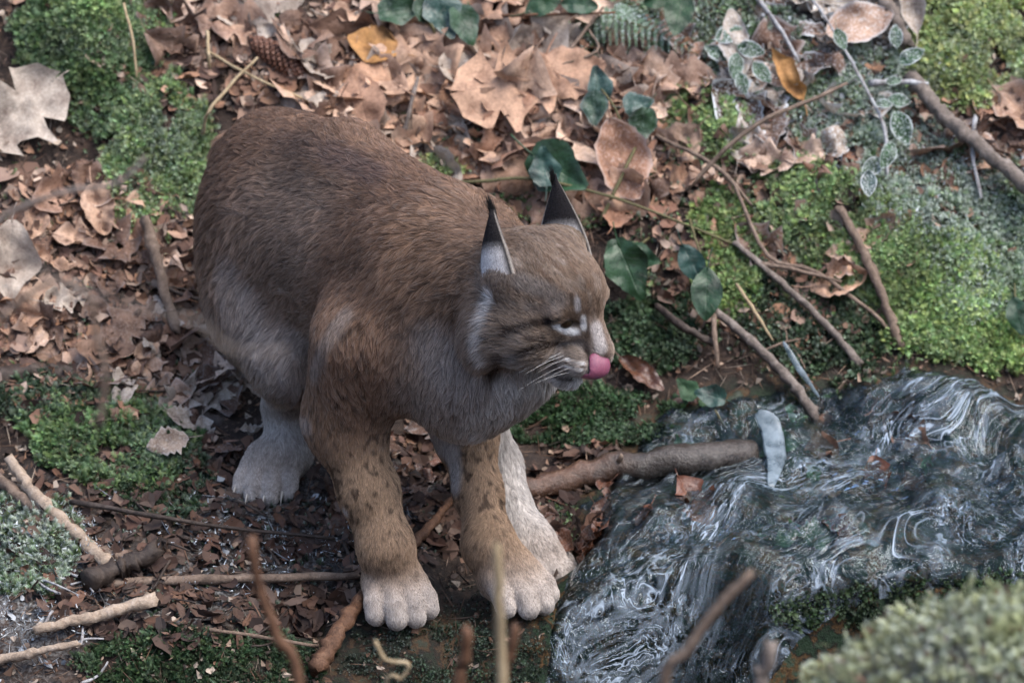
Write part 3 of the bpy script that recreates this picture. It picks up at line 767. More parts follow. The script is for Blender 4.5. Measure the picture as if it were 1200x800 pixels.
# ================================================================== leaves
def leaf_mesh(name, kind, L=.08, W=.055, curl=0.3, roll=0.3, fold=.25, crumple=.006, seed=0, nu=14, nv=9, ragged=.05):
    """blade in its own frame: x along the midrib, y across, z up; uv = (along, across)"""
    j = np.random.default_rng(seed); V = []; UV = []; ED = []
    ph = j.uniform(0, 6, 4)
    for a in range(nu):
        u = a / (nu - 1)
        if kind == 'oval': hw = math.sin(math.pi * min(1, u * .96 + .02)) ** .75 * (1.12 - .35 * u)
        elif kind == 'lance': hw = math.sin(math.pi * min(1, u * .98 + .01)) ** .9 * (1.05 - .3 * u)
        elif kind == 'ivy': hw = math.sin(math.pi * min(1, u * .9 + .06)) ** .6 * (1.25 - .75 * u) + .12 * math.exp(-((u - .42) / .12) ** 2)
        else:                                      # lobed, sycamore-like
            hw = (.30 + .75 * max(math.exp(-((u - .22) / .10) ** 2) * .75, math.exp(-((u - .50) / .10) ** 2), math.exp(-((u - .78) / .07) ** 2) * .55)) * min(1, (1 - u) * 7 + .03) * min(1, u * 9 + .08)
        for b in range(nv):
            v = 2 * b / (nv - 1) - 1; e = abs(v)
            rag = 1 + ragged * (math.sin(u * 41 + ph[0] + (3 if v > 0 else 0)) * .6 + j.normal(0, .5)) * (e > .9)
            x = (u - .5) * L; y = v * hw * W * .5 * rag
            if kind == 'lobed': x += -.12 * L * e * e * (1 if u < .6 else .3) + .16 * L * e * (u > .15)
            V.append((x, y, 0)); UV.append((u, v)); ED.append(max(e, abs(2 * u - 1) ** 6))
    V = np.array(V, float); UV = np.array(UV)
    z = fold * np.abs(V[:, 1]) + crumple * 3.0 * fbm(np.c_[V[:, :2], np.full(len(V), seed * .37)], 1 / (L * .33), 2, seed) + crumple * fbm(np.c_[V[:, :2], np.full(len(V), seed * .7)], 1 / (L * .11), 2, seed + 5)
    V[:, 2] = z
    def bend(i, k, amount, span):
        if abs(amount) < 1e-3: return
        a = V[:, i] / span * amount * 2; R_ = span / (2 * amount)
        zz = V[:, k].copy(); V[:, i] = (R_ - zz) * np.sin(a); V[:, k] = R_ - (R_ - zz) * np.cos(a)
    bend(1, 2, roll, W); bend(0, 2, curl, L)
    F = [[a * nv + b, (a + 1) * nv + b, (a + 1) * nv + b + 1, a * nv + b + 1] for a in range(nu - 1) for b in range(nv - 1)]
    if ragged > .06:                               # torn, insect-eaten blades
        F = [f for f in F if not (j.random() < .035)]
    V -= V.mean(0) * np.array([1, 1, .6])
    nV = len(V)
    # petiole
    pet = V[(nv // 2)]; tv, tf = tube([pet + np.array([.004, 0, 0]), pet + np.array([-.012, .002, .002]), pet + np.array([-.026, .006, .008])], [.0011, .0009, .0008], 5, .05, seed, True, 2)
    V = np.concatenate([V, tv]); F += [[i + nV for i in f] for f in tf]
    me = mesh_from(name, V, F)
    uvc = np.zeros((len(V), 3)); uvc[:nV, :2] = UV; uvc[:nV, 2] = ED; set_col(me, 'leafuv', uvc); return me
def leaf_mat(name, cols, frostcol=(.62, .66, .68), rough=.62, transl=.15, veincol=1.25, gloss=.3, nscale=26):
    mt = NT(name); oi = mt.add('ObjectInfo'); at = mt.add('Attribute', attribute_name='leafuv'); sp = mt.add('SeparateColor'); mt.l.new(at.outputs['Color'], sp.inputs[0])
    fr = mt.add('Attribute', attribute_name='frost'); fr.attribute_type = 'OBJECT'
    tc = mt.add('TexCoord'); off = mt.add('VectorMath', operation='ADD'); mt.l.new(tc.outputs['Object'], off.inputs[0])
    cb = mt.add('CombineXYZ'); mt.l.new(mt.math('MULTIPLY', oi.outputs['Random'], 17.0), cb.inputs[0]); mt.l.new(cb.outputs[0], off.inputs[1])
    def nz(s, d=5, r=.65):
        n = mt.add('TexNoise'); n.inputs['Scale'].default_value = s; n.inputs['Detail'].default_value = d; n.inputs['Roughness'].default_value = r; mt.l.new(off.outputs[0], n.inputs['Vector']); return n.outputs['Fac']
    n1, n2 = nz(nscale), nz(220, 4, .7)
    k = len(cols); base = mt.ramp(oi.outputs['Random'], [(i / (k - 1), c) for i, c in enumerate(cols)]).outputs['Color']
    base = mt.mix(1.0, base, mt.ramp(n1, [(.30, (.42, .36, .34)), (.52, (1, 1, 1)), (.72, (1.30, 1.28, 1.25))]).outputs['Color'], 'MULTIPLY')
    base = mt.mix(.55, base, mt.ramp(n2, [(.32, (.45, .42, .40)), (.65, (1.15, 1.15, 1.15))]).outputs['Color'], 'MULTIPLY')
    av = mt.math('ABSOLUTE', sp.outputs[1])
    lat = mt.math('ABSOLUTE', mt.math('SINE', mt.math('MULTIPLY', mt.math('SUBTRACT', sp.outputs[0], mt.math('MULTIPLY', av, .22)), 26.0)))
    vein = mt.math('MAXIMUM', mt.ramp(lat, [(.0, (1, 1, 1)), (.16, (0, 0, 0))]).outputs['Color'], mt.ramp(av, [(.015, (1, 1, 1)), (.06, (0, 0, 0))]).outputs['Color'])
    base = mt.mix(mt.math('MULTIPLY', vein, .35), base, mt.mix(1.0, base, (veincol,) * 3, 'MULTIPLY'))
    edge = mt.ramp(sp.outputs[2], [(.80, (0, 0, 0)), (.97, (1, 1, 1))]).outputs['Color']
    fm = mt.math('MULTIPLY', fr.outputs['Fac'], mt.math('MAXIMUM', edge, mt.ramp(n2, [(.50, (0, 0, 0)), (.66, (1, 1, 1))]).outputs['Color']))
    base = mt.mix(fm, base, frostcol); mt.color(base)
    mt.set(Roughness=rough, Specular_IOR_Level=gloss, Transmission_Weight=0)
    mt.bump(mt.math('ADD', mt.math('MULTIPLY', vein, -.5), n2), .55, .0022)
    if transl > 0:
        tr = mt.add('BsdfTranslucent'); mt.l.new(base, tr.inputs['Color']); ms = mt.add('MixShader'); ms.inputs[0].default_value = transl
        mt.l.new(mt.b.outputs[0], ms.inputs[1]); mt.l.new(tr.outputs[0], ms.inputs[2]); mt.l.new(ms.outputs[0], mt.out.inputs['Surface'])
    return mt.m
M_TAN = leaf_mat('dead_leaf_tan', [(.40, .245, .165), (.52, .36, .26), (.32, .165, .10), (.60, .45, .35), (.46, .27, .17), (.52, .39, .31)])
M_BROWN = leaf_mat('dead_leaf_brown', [(.10, .056, .038), (.18, .105, .072), (.14, .078, .053), (.22, .14, .10)])
M_PALE = leaf_mat('dead_leaf_pale', [(.36, .30, .25), (.46, .40, .34), (.32, .25, .20)])
M_OCHRE = leaf_mat('dead_leaf_ochre', [(.36, .185, .055), (.42, .22, .08), (.33, .16, .06)])
M_WETL = leaf_mat('dead_leaf_wet', [(.10, .040, .022), (.16, .065, .035), (.075, .040, .026)], rough=.22, gloss=.6, transl=.05)
M_GREEN = leaf_mat('ivy_leaf_green', [(.018, .055, .020), (.026, .070, .028), (.022, .060, .034)], rough=.38, gloss=.5, transl=.12, veincol=1.5)
M_GREENF = leaf_mat('frosted_leaf_green', [(.030, .080, .030), (.040, .10, .040), (.05, .11, .055)], rough=.5, transl=.12, veincol=1.3)
M_BLUEG = leaf_mat('bluish_leaf_green', [(.020, .062, .048), (.030, .075, .060)], rough=.34, gloss=.6, transl=.1, veincol=1.5)

DEAD = [leaf_mesh('dead_leaf', ['oval', 'oval', 'lobed', 'oval', 'lobed', 'lance'][i % 6], .082 if i % 6 != 2 and i % 6 != 4 else .105, [.056, .05, .11, .062, .10, .036][i % 6],
                  rnd.uniform(-.5, .9), rnd.uniform(-.6, 1.1), rnd.uniform(-.1, .5), rnd.uniform(.006, .014), 100 + i, ragged=.16) for i in range(18)]
def frame(n, az, tilt=0.0, taz=0.0):
    n = nrm(np.array(n)); 
    if tilt: 
        a = nrm(np.cross(n, [math.cos(taz), math.sin(taz), .1])); n = nrm(n * math.cos(tilt) + a * math.sin(tilt))
    x = nrm(np.cross([0.0, 1.0, 0.05], n)); y = np.cross(n, x)
    X = x * math.cos(az) + y * math.sin(az); Y = np.cross(n, X)
    return Matrix(((X[0], Y[0], n[0]), (X[1], Y[1], n[1]), (X[2], Y[2], n[2])))
def put_leaf(me, mat, px, py, az, size=1.0, lift=.006, tilt=0.0, taz=0.0, normal=None, frost_=0.0, name='dead_leaf', y=None, pos=None):
    if pos is not None: g, n = np.array(pos), LZ_
    elif y is not None: g, n = P(px, py, y), -ray(px, py)
    else: g, n = gh(px, py); g = g + n * lift
    if normal is not None: n = normal
    o = bpy.data.objects.new(name, me); COL.objects.link(o)
    o.matrix_world = Matrix.Translation(Vector(g)) @ frame(n, az, tilt, taz).to_4x4() @ Matrix.Scale(size, 4)
    if len(me.materials) == 0: me.materials.append(mat)
    o.material_slots[0].link = 'OBJECT'; o.material_slots[0].material = mat
    o['frost'] = float(frost_); return o
# litter zones: (cx, cy, rx, ry, count, materials, frost, size, label, group)
ZONES = [
 (540, 95, 210, 110, 95, (M_TAN, M_TAN, M_TAN, M_PALE, M_BROWN), 0.05, 1.0, 'in the thick litter behind the lynx', 'litter leaves behind the lynx'),
 (700, 170, 140, 90, 48, (M_TAN, M_TAN, M_BROWN), 0.1, 1.0, 'in the thick litter behind the lynx', 'litter leaves behind the lynx'),
 (250, 30, 90, 45, 14, (M_TAN, M_BROWN, M_PALE), 0.1, .9, 'in the litter beside the fir cone', 'leaves around the fir cone'),
 (900, 90, 130, 100, 26, (M_TAN, M_PALE, M_BROWN), 0.9, .9, 'with frost below the frosted sprig', 'frosted dead leaves on the bank'),
 (930, 260, 110, 90, 14, (M_TAN, M_BROWN), 0.25, .8, 'caught between dry stems above the stream', 'leaves caught between dry stems'),
 (1160, 150, 50, 60, 8, (M_TAN, M_BROWN), .3, .8, 'beside the thick grey branch', 'leaves beside the grey branch'),
 (110, 330, 130, 120, 52, (M_TAN, M_BROWN, M_BROWN, M_TAN), 0.12, .72, 'in the litter beside the lynx rump', 'litter leaves beside the lynx'),
 (200, 430, 110, 70, 24, (M_BROWN, M_TAN, M_PALE), 0.2, .66, 'in the litter beside the lynx rump', 'litter leaves beside the lynx'),
 (250, 500, 70, 50, 10, (M_PALE, M_TAN, M_BROWN), 0.3, .6, 'near the grey hind paw', 'leaves near the hind paw'),
 (470, 560, 60, 50, 12, (M_WETL, M_BROWN), 0.2, .5, 'on dark soil between the legs', 'leaves between the legs'),
 (700, 610, 70, 45, 12, (M_WETL, M_WETL, M_BROWN), 0.1, .5, 'at the edge of the water', 'leaves at the water edge'),
 (900, 540, 220, 100, 26, (M_WETL, M_WETL, M_BROWN, M_GREENF), 0.0, .6, 'plastered under the running water', 'leaves in the stream')]
LEAF_BLOCK = [(330, 520, 240, 345)]
nl = 0
TONE = {'dead_leaf_tan': 'tan', 'dead_leaf_brown': 'dark brown', 'dead_leaf_pale': 'pale beige', 'dead_leaf_wet': 'wet reddish', 'frosted_leaf_green': 'green'}
for cx, cy, rx, ry, cnt, mats, fz, sz, lab, grp in ZONES:
    for q in range(cnt):
        a = rnd.uniform(0, 6.283); r = math.sqrt(rnd.random()); px, py = cx + rx * r * math.cos(a), cy + ry * r * math.sin(a)
        if not (-25 < px < 1225 and -25 < py < 820): px, py = cx, cy
        k = rnd.randrange(len(DEAD)); m_ = rnd.choice(mats); z_ = sz * rnd.uniform(.7, 1.35)
        o = put_leaf(DEAD[k], m_, px, py, rnd.uniform(0, 6.283), z_, rnd.uniform(.006, .026) if cy < 535 or cx < 800 else .003, rnd.uniform(0, .55) if cx != 900 or cy < 500 else .1, rnd.uniform(0, 6.283), frost_=fz * rnd.uniform(.3, 1.2))
        size = 'large' if z_ > 1.08 else 'small' if z_ < .72 else 'middling'
        tag(o, '%s %s %s leaf %s' % (size, TONE[m_.name], ('oval', 'oval', 'lobed', 'oval', 'lobed', 'narrow')[k % 6], lab), 'leaf', '%s %s' % (TONE[m_.name], grp)); nl += 1
# leaves one can single out
def one(label, kind, mat, px, py, az, L, W, curl=.2, roll=.3, fold=.15, crumple=.005, lift=.02, tilt=0.0, taz=0.0, frost_=0.0, y=None, normal=None, cat='leaf', name='dead_leaf', ragged=.05):
    _ns[0] += 1
    me = leaf_mesh(name, kind, L, W, curl, roll, fold, crumple, 400 + _ns[0], 18, 11, ragged)
    return tag(put_leaf(me, mat, px, py, az, 1.0, lift, tilt, taz, normal, frost_, name, y), label, cat)
face = nrm(-VDIR + np.array([0, 0, .25]))
one('large pale grey lobed leaf leaning below the moss mound', 'lobed', M_PALE, 18, 145, -1.9, .14, .15, .25, .35, .2, .008, .03, normal=nrm(np.array([.3, -.85, .5])))
one('big pale tan leaf curled under the blurred bramble twig', 'oval', M_PALE, 8, 320, -1.3, .13, .09, .3, .8, .1, .008, .04, normal=nrm(np.array([.2, -.9, .5])))
one('rust brown leaf hanging beside the mossy litter', 'oval', M_TAN, 118, 255, -1.4, .085, .062, .2, .5, .2, .006, .03, normal=nrm(np.array([-.1, -.8, .6])))
one('round yellowish tan leaf lying over paler litter', 'oval', M_OCHRE, 436, 62, 2.9, .085, .070, .1, -.2, .1, .003, .035, normal=nrm(np.array([.05, -.65, .8])))
one('broad peach coloured leaf right above the lynx back', 'oval', M_TAN, 415, 135, 1.7, .105, .085, .15, .3, .1, .005, .035, normal=nrm(np.array([-.1, -.75, .7])))
one('large flat pinkish leaf with dark flecks in the litter', 'lobed', M_TAN, 600, 115, .2, .15, .16, .15, .2, .1, .006, .035, normal=nrm(np.array([.05, -.75, .7])))
one('wide crinkled beige leaf in the litter beside ivy', 'oval', M_TAN, 660, 100, .4, .12, .09, .2, -.3, .1, .008, .04, normal=nrm(np.array([.1, -.75, .7])))
one('large faded brown leaf hanging beside the tufted far ear', 'oval', M_TAN, 725, 205, -1.1, .14, .10, .3, .5, .1, .008, .05, frost_=.25, normal=nrm(np.array([.1, -.9, .5])))
one('narrow upright ochre leaf standing in the frosted litter', 'lance', M_OCHRE, 921, 105, 1.45, .095, .04, .15, .9, .1, .006, .05, normal=nrm(np.array([-.3, -.95, .3])))
one('pale triangular leaf hanging among frosted litter', 'oval', M_PALE, 868, 75, 1.9, .11, .055, .3, .6, .1, .006, .05, frost_=.4, normal=nrm(np.array([.1, -.95, .4])))
one('pinkish brown leaf with a white frosted rim below the twig', 'oval', M_TAN, 1003, 50, .3, .11, .08, .25, .3, .1, .006, .05, frost_=.55, normal=nrm(np.array([0, -.8, .6])))
one('beige leaf hanging down beside the moss cushion', 'lance', M_PALE, 1068, 25, 1.35, .12, .05, .2, .6, .1, .005, .06, frost_=.3, normal=nrm(np.array([-.2, -.95, .4])))
one('reddish leaf half under water right below the tongue', 'oval', M_WETL, 752, 447, -.6, .085, .045, .3, .6, .2, .006, .02, normal=nrm(np.array([.1, -.7, .8])))
one('curled tan leaf tip under the chin of the lynx', 'oval', M_TAN, 628, 462, .9, .05, .03, .4, 1.0, .2, .005, .02, normal=nrm(np.array([.1, -.9, .5])))
one('large brown leaf lying flat on the left litter', 'oval', M_BROWN, 120, 425, .3, .10, .06, .2, .3, .1, .006, .02)
one('pale shred of leaf beside the shaggy hind leg', 'lance', M_PALE, 305, 468, -.3, .06, .022, .2, .5, .1, .004, .02)
one('ragged pale leaf lying in the left litter', 'lobed', M_PALE, 75, 358, .5, .06, .06, .3, .4, .2, .006, .02)

# ---- green plants
def serr(kind='ivy', L=.07, W=.05, seed=0, roll=.3, curl=.3): return leaf_mesh('leaf', kind, L, W, curl, roll, .22, .003, 700 + seed, 16, 9, .04)
GL = [serr('ivy', .07, .052, i, rnd.uniform(-.3, .5), rnd.uniform(-.4, .6)) for i in range(5)] + [serr('oval', .07, .045, 20 + i, rnd.uniform(-.2, .5), rnd.uniform(-.4, .5)) for i in range(5)]
def plant(name, label, cat, stem, leaves, w=4.0, mat=BK_GREEN, group=None, lift=.02, leafmat=M_GREEN, frost_=0.0, yoff=0.0):
    """stem: [(px,py,lift)..]; leaves: (px, py, angle on the slope, size px, lift, material?)"""
    g0, _ = gh(stem[0][0], stem[0][1]); root = empty(name, g0); tag(root, label, cat, group)
    inv = Matrix.Translation(-Vector(g0))
    o = stick('stem', None, stem, w, w * .6, mat, parent=root, lift=lift); o.matrix_local = inv
    for q in leaves:
        px, py, az, spx, lf = q[:5]; m_ = q[5] if len(q) > 5 else leafmat; nn = q[6] if len(q) > 6 else (rnd.uniform(-.3, .3), -.85, rnd.uniform(.3, .7))
        g, n = gh(px, py); d = ray(px, py); pos = g - d * (lf / max(.3, -(d @ n)))
        me = GL[rnd.randrange(5)] if name.startswith('ivy') else GL[5 + rnd.randrange(5)]
        lo = put_leaf(me, m_, 0, 0, az, spx / PPM / .07, normal=nrm(np.array(nn)), frost_=frost_ * rnd.uniform(.7, 1.2), name='leaf', pos=pos)
        mw = lo.matrix_world.copy(); lo.parent = root; lo.matrix_local = inv @ mw
    return root
plant('ivy_sprig', 'ivy sprig with two dark green leaves below the frosted fern', 'plant', [(735, 175, .01), (722, 130, .05), (700, 98, .05)],
      [(702, 98, 1.9, 48, .06, M_BLUEG), (697, 128, -1.9, 46, .06), (748, 122, .6, 44, .05, M_BLUEG), (752, 148, -1.3, 52, .05)], frost_=.12)
plant('ivy_sprig', 'ivy vine with a large glossy leaf behind the far ear', 'plant', [(500, 214, .02), (560, 213, .035), (620, 209, .05), (700, 226, .05), (770, 250, .04), (870, 290, .02)],
      [(655, 200, -1.0, 88, .06, M_GREEN, (-.3, -.85, .5)), (638, 195, 2.0, 52, .07, M_BLUEG)], 5)
plant('ivy_sprig', 'ivy sprig with broad drooping leaves below the brown leaf', 'plant', [(760, 280, .01), (745, 290, .04), (738, 300, .05)],
      [(738, 318, -1.5, 76, .06), (752, 302, -.6, 50, .055), (722, 298, -2.2, 46, .05)], 4)
plant('bramble_leaves', 'two dark hanging leaves beside the mossy tuft', 'plant', [(806, 250, .01), (815, 280, .04), (822, 300, .05)],
      [(828, 345, -1.6, 66, .05), (812, 310, -1.3, 54, .05, M_BLUEG)], 4)
plant('ivy_sprig', 'dark green ivy leaves pushing up out of the upper litter', 'plant', [(520, 60, .01), (505, 30, .05), (490, 5, .06)],
      [(470, 12, .3, 60, .05), (520, 18, -1.0, 66, .06, M_BLUEG), (545, 30, -.8, 56, .06), (505, 8, .9, 50, .06)], 5, frost_=.1)
plant('bramble_leaves', 'bramble shoot with dark leaves above the frosted fern', 'plant', [(560, 20, .03), (600, 18, .05), (660, 17, .07), (720, 15, .07)],
      [(638, 4, .1, 52, .08), (680, 6, .3, 50, .08), (795, 15, -1.5, 64, .09), (775, -5, .2, 50, .08)], 5, BK_RUST)
plant('frosted_sprig', 'leafy sprig with white frost rims on its round leaves', 'plant', [(1040, 215, .01), (1036, 150, .05), (1010, 95, .06), (985, 50, .06), (960, 10, .06), (945, -8, .05)],
      [(1050, 42, 1.4, 30, .07), (1068, 66, .1, 36, .07), (985, 46, -.9, 30, .07), (1036, 122, .2, 22, .06), (1054, 118, .2, 30, .06), (1057, 150, -1.35, 46, .06), (1040, 182, -1.6, 38, .05), (1022, 196, -2.2, 36, .05, M_GREEN), (1018, 215, -1.5, 34, .05, M_BLUEG), (1048, 95, .5, 22, .07)], 5, BK_FROST, leafmat=M_GREENF, frost_=.95)
plant('frosted_sprig', 'frosted green rosette between pale hanging leaves', 'plant', [(868, 100, .01), (860, 70, .04), (850, 40, .05)],
      [(855, 40, .6, 40, .06), (880, 58, -.4, 36, .06), (862, 78, -1.3, 36, .05), (840, 62, 2.6, 34, .05), (893, 85, -.9, 34, .05), (870, 98, -1.5, 30, .05)], 4, BK_FROST, leafmat=M_GREENF, frost_=.9)
plant('bramble_leaves', 'single dark green leaf in the hollow beside frosted moss', 'plant', [(1188, 330, .01), (1190, 350, .04)], [(1193, 370, -1.4, 48, .05)], 4)
plant('ivy_sprig', 'half sunken green leaf in the clear water', 'plant', [(850, 500, .005), (838, 480, .02)], [(832, 463, 2.7, 40, .03, M_BLUEG), (805, 455, 2.4, 34, .025, M_GREENF)], 3)

# ---- frosted fern: rachis and each pinna
def fern(label, base, tip, n, pl, side=1):
    g0, n0 = gh(*base); g1, n1 = gh(*tip); A = g0 + n0 * .02; Bq = g1 + n1 * .05
    root = empty('fern_frond', g0); tag(root, label, 'fern'); inv = Matrix.Translation(-Vector(g0))
    V, F = tube([A, (A + Bq) / 2 + n0 * .03, Bq], [.0016, .0013, .0007], 6, .05, 3); o = link('rachis', mesh_from('rachis', V - g0, F), BK_GREEN, root)
    ax = nrm(Bq - A); nn = nrm(np.array([.1, -.75, .65])); nn = nrm(nn - ax * (nn @ ax)); sdv = np.cross(nn, ax)
    for i in range(n):
        t = .08 + .9 * i / n; c = A * (1 - t) + Bq * t + n0 * .12 * t * (1 - t); ln_ = pl * (1.05 - t) ** .7
        for sg in (-1, 1):
            d = nrm(sdv * sg * .9 + ax * .45 - nn * .15); e = np.cross(nn, d); PV = []; PF = []
            m_ = 12
            for k in range(m_):                    # small toothed lobes along the pinna
                u = k / m_; w_ = ln_ * .17 * (1 - u) ** .5
                for ss in (-1, 1):
                    b = len(PV); p0 = c + d * ln_ * u - nn * .25 * ln_ * u * u
                    PV += [p0, p0 + e * ss * w_ + d * w_ * .45, p0 + d * ln_ / m_ * .95 + nn * .0006]; PF.append([b, b + 1, b + 2] if ss > 0 else [b, b + 2, b + 1])
            me = mesh_from('pinna', np.array(PV) - g0, PF, False); set_col(me, 'leafuv', np.tile(np.array([[.5, .3, .2], [.5, .9, 1.0], [.5, .3, .4]]), (len(PV) // 3, 1)))
            p_ = link('pinna', me, M_FERN, root); p_['frost'] = .9
M_FERN = leaf_mat('frosted_fern', [(.10, .19, .10), (.13, .22, .13)], rough=.6, transl=.15)
fern('frosted green fern frond arching over the litter', (690, 22), (815, 80), 15, .05)
fern('short frosted fern frond beside the pale hanging leaf', (760, 10), (850, 30), 11, .04)
# ================================================================== moss: feathery shoots, too many to count
mt = NT('moss'); at = mt.add('Attribute', attribute_name='col'); n_ = mt.noise(90, 3)
mt.color(mt.mix(.5, at.outputs['Color'], mt.mix(1.0, at.outputs['Color'], mt.ramp(n_.outputs['Fac'], [(.3, (.5, .5, .45)), (.7, (1.35, 1.35, 1.2))]).outputs['Color'], 'MULTIPLY')))
mt.set(Roughness=.75, Specular_IOR_Level=.2)
tr = mt.add('BsdfTranslucent'); mt.l.new(at.outputs['Color'], tr.inputs['Color']); ms = mt.add('MixShader'); ms.inputs[0].default_value = .25
mt.l.new(mt.b.outputs[0], ms.inputs[1]); mt.l.new(tr.outputs[0], ms.inputs[2]); mt.l.new(ms.outputs[0], mt.out.inputs['Surface']); MOSS = mt.m
def sprig_proto(seed, npair=8):
    j = np.random.default_rng(seed); V = []; tt = []
    for k in range(npair):
        u = (k + .5) / npair; c = np.array([.35 * u * u, 0, u * .95 - .2 * u * u]); dn = nrm(np.array([.7 * u, 0, .95 - .4 * u]))
        for sg in (-1, 1):
            a = j.uniform(-.5, .5); out = np.array([math.sin(a) * .5, sg * math.cos(a), 0]); L_ = .33 * (1 - .5 * u) * j.uniform(.8, 1.2)
            tip = c + out * L_ + dn * L_ * .65; w_ = np.cross(dn, out); w_ = nrm(w_ * .3 + dn) * .055
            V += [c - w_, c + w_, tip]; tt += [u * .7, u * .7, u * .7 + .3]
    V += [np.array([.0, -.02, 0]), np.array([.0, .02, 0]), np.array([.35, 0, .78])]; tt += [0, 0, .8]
    return np.array(V), np.array(tt)
PROTO = [sprig_proto(900 + i) for i in range(6)]
def moss_object(name, pos, nor, scale, colors, frosts, label):
    """merge oriented shoots into one mesh"""
    Vs, Cs = [], []; n = len(pos); pick = rng.integers(0, len(PROTO), n); az = rng.uniform(0, 6.283, n)
    nn = nrm(nor + rng.normal(0, .35, (n, 3)) + np.array([0, -.15, -.1]))
    x = nrm(np.cross(nn, np.array([.31, .77, .2]))); y = np.cross(nn, x)
    X = x * np.cos(az)[:, None] + y * np.sin(az)[:, None]; Y = np.cross(nn, X)
    for k, (pv, pt) in enumerate(PROTO):
        m = pick == k
        if not m.any(): continue
        V = pos[m][:, None] + scale[m][:, None, None] * (pv[None, :, 0:1] * X[m][:, None] + pv[None, :, 1:2] * Y[m][:, None] + pv[None, :, 2:3] * nn[m][:, None])
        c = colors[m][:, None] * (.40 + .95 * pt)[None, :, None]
        fr = (frosts[m][:, None] * sstep(.35, .95, pt)[None])[..., None]; c = c * (1 - fr) + np.array((.56, .62, .62)) * fr
        Vs.append(V.reshape(-1, 3)); Cs.append(c.reshape(-1, 3))
    V = np.concatenate(Vs); C_ = np.concatenate(Cs); F = np.arange(len(V)).reshape(-1, 3)
    me = mesh_from(name, V, F, False); set_col(me, 'col', C_); return tag(link(name, me, MOSS), label, 'moss', kind='stuff')
BR, MD, DKG, YG = (.18, .27, .085), (.095, .165, .055), (.035, .068, .028), (.22, .28, .085)
# (cx, cy, rx, ry, angle, count, colour, frost, shoot length m)
MOSSY = [(110, 45, 90, 55, 0, 3600, MD, .10, .026), (120, 30, 60, 35, 0, 1200, BR, .25, .024), (185, 190, 62, 95, .2, 3600, BR, .22, .024), (150, 130, 70, 35, 0, 1200, MD, .15, .022),
 (130, 515, 95, 60, .2, 2600, MD, .12, .022), (60, 470, 80, 30, 0, 900, DKG, .1, .02), (190, 560, 50, 60, 0, 900, DKG, .1, .02), (35, 640, 60, 60, 0, 1500, MD, .55, .022),
 (240, 775, 150, 34, 0, 2600, DKG, .03, .016), (515, 197, 26, 13, 0, 420, YG, .15, .022), (820, 140, 60, 45, .4, 2200, BR, .15, .022), (730, 40, 60, 40, .3, 800, MD, .4, .02),
 (985, 265, 120, 55, .62, 4600, BR, .12, .025), (1090, 345, 90, 65, .7, 4600, BR, .12, .026), (850, 300, 40, 75, -.1, 1700, BR, .06, .024), (1165, 410, 40, 30, .6, 800, BR, .1, .024),
 (1140, 60, 75, 70, .4, 3400, YG, .22, .026), (1070, 210, 80, 70, .5, 2600, MD, .80, .024), (1160, 290, 60, 90, .2, 2600, MD, .75, .026), (980, 130, 70, 50, .3, 1300, MD, .95, .022), (1030, 90, 50, 40, .3, 700, MD, .95, .022),
 (690, 492, 110, 36, 0, 2600, (.030, .068, .024), .05, .016), (760, 390, 60, 45, 0, 1200, DKG, .05, .02), (650, 620, 30, 26, 0, 300, MD, .3, .016), (950, 380, 90, 60, .6, 1500, DKG, .08, .02), (520, 775, 130, 40, 0, 1300, (.020, .042, .018), .12, .010), (880, 50, 70, 60, .3, 1100, MD, .6, .02), (310, 10, 26, 18, 0, 260, MD, .1, .02), (600, 165, 60, 30, 0, 150, MD, .2, .018), (660, 245, 90, 25, 0, 300, MD, .1, .018),
 (150, 330, 170, 200, 0, 260, MD, .2, .018), (600, 130, 260, 130, 0, 260, MD, .2, .018), (230, 640, 190, 90, 0, 420, DKG, .35, .014), (950, 300, 220, 150, .4, 900, MD, .3, .02), (480, 600, 90, 60, 0, 160, DKG, .3, .012), (1060, 705, 170, 26, -.1, 900, (.03, .06, .02), .05, .016), (560, 730, 150, 40, 0, 700, (.02, .04, .018), .2, .008)]
pos, nor, sc_, co, fz = [], [], [], [], []
for cx, cy, rx, ry, an, cnt, c, fr, ln_ in MOSSY:
    cnt = int(cnt * 1.55)
    a = rng.uniform(0, 6.283, cnt); r = np.sqrt(rng.random(cnt)) * (1 + .25 * fbm(np.c_[np.cos(a) * 2, np.sin(a) * 2, np.full(cnt, cx * .1)], 1.5, 2, 5))
    X = cx + rx * r * np.cos(a) * math.cos(an) - ry * r * np.sin(a) * math.sin(an); Y = cy + rx * r * np.cos(a) * math.sin(an) + ry * r * np.sin(a) * math.cos(an)
    for px, py in zip(X, Y):
        g, n = gh(px, py); pos.append(g); nor.append(n); sc_.append(ln_ * .86 * rng.uniform(.55, 1.35)); co.append(np.array(c) * rng.uniform(.6, 1.35) * np.array([rng.uniform(.8, 1.25), 1, rng.uniform(.8, 1.2)])); fz.append(min(1, fr * rng.uniform(.2, 2.2)))
pos = np.array(pos); nor = np.array(nor); sc_ = np.array(sc_); co = np.array(co); fz = np.array(fz)
keep = vnoise(pos, 28, 3) > .24; cl = vnoise(pos, 45, 13)
big = vnoise(pos, 11, 23); co = co * ((.40 + 1.15 * cl) * (.65 + .75 * big))[:, None]; fz = np.clip(fz * (.3 + 1.5 * vnoise(pos, 17, 29)) + .10 * (cl > .62), 0, .95); pos = pos + nor * (.012 * cl - .004)[:, None]
moss_object('moss', pos[keep], nor[keep], sc_[keep], co[keep], fz[keep], 'feathery green moss carpet on the bank, frosted in places')

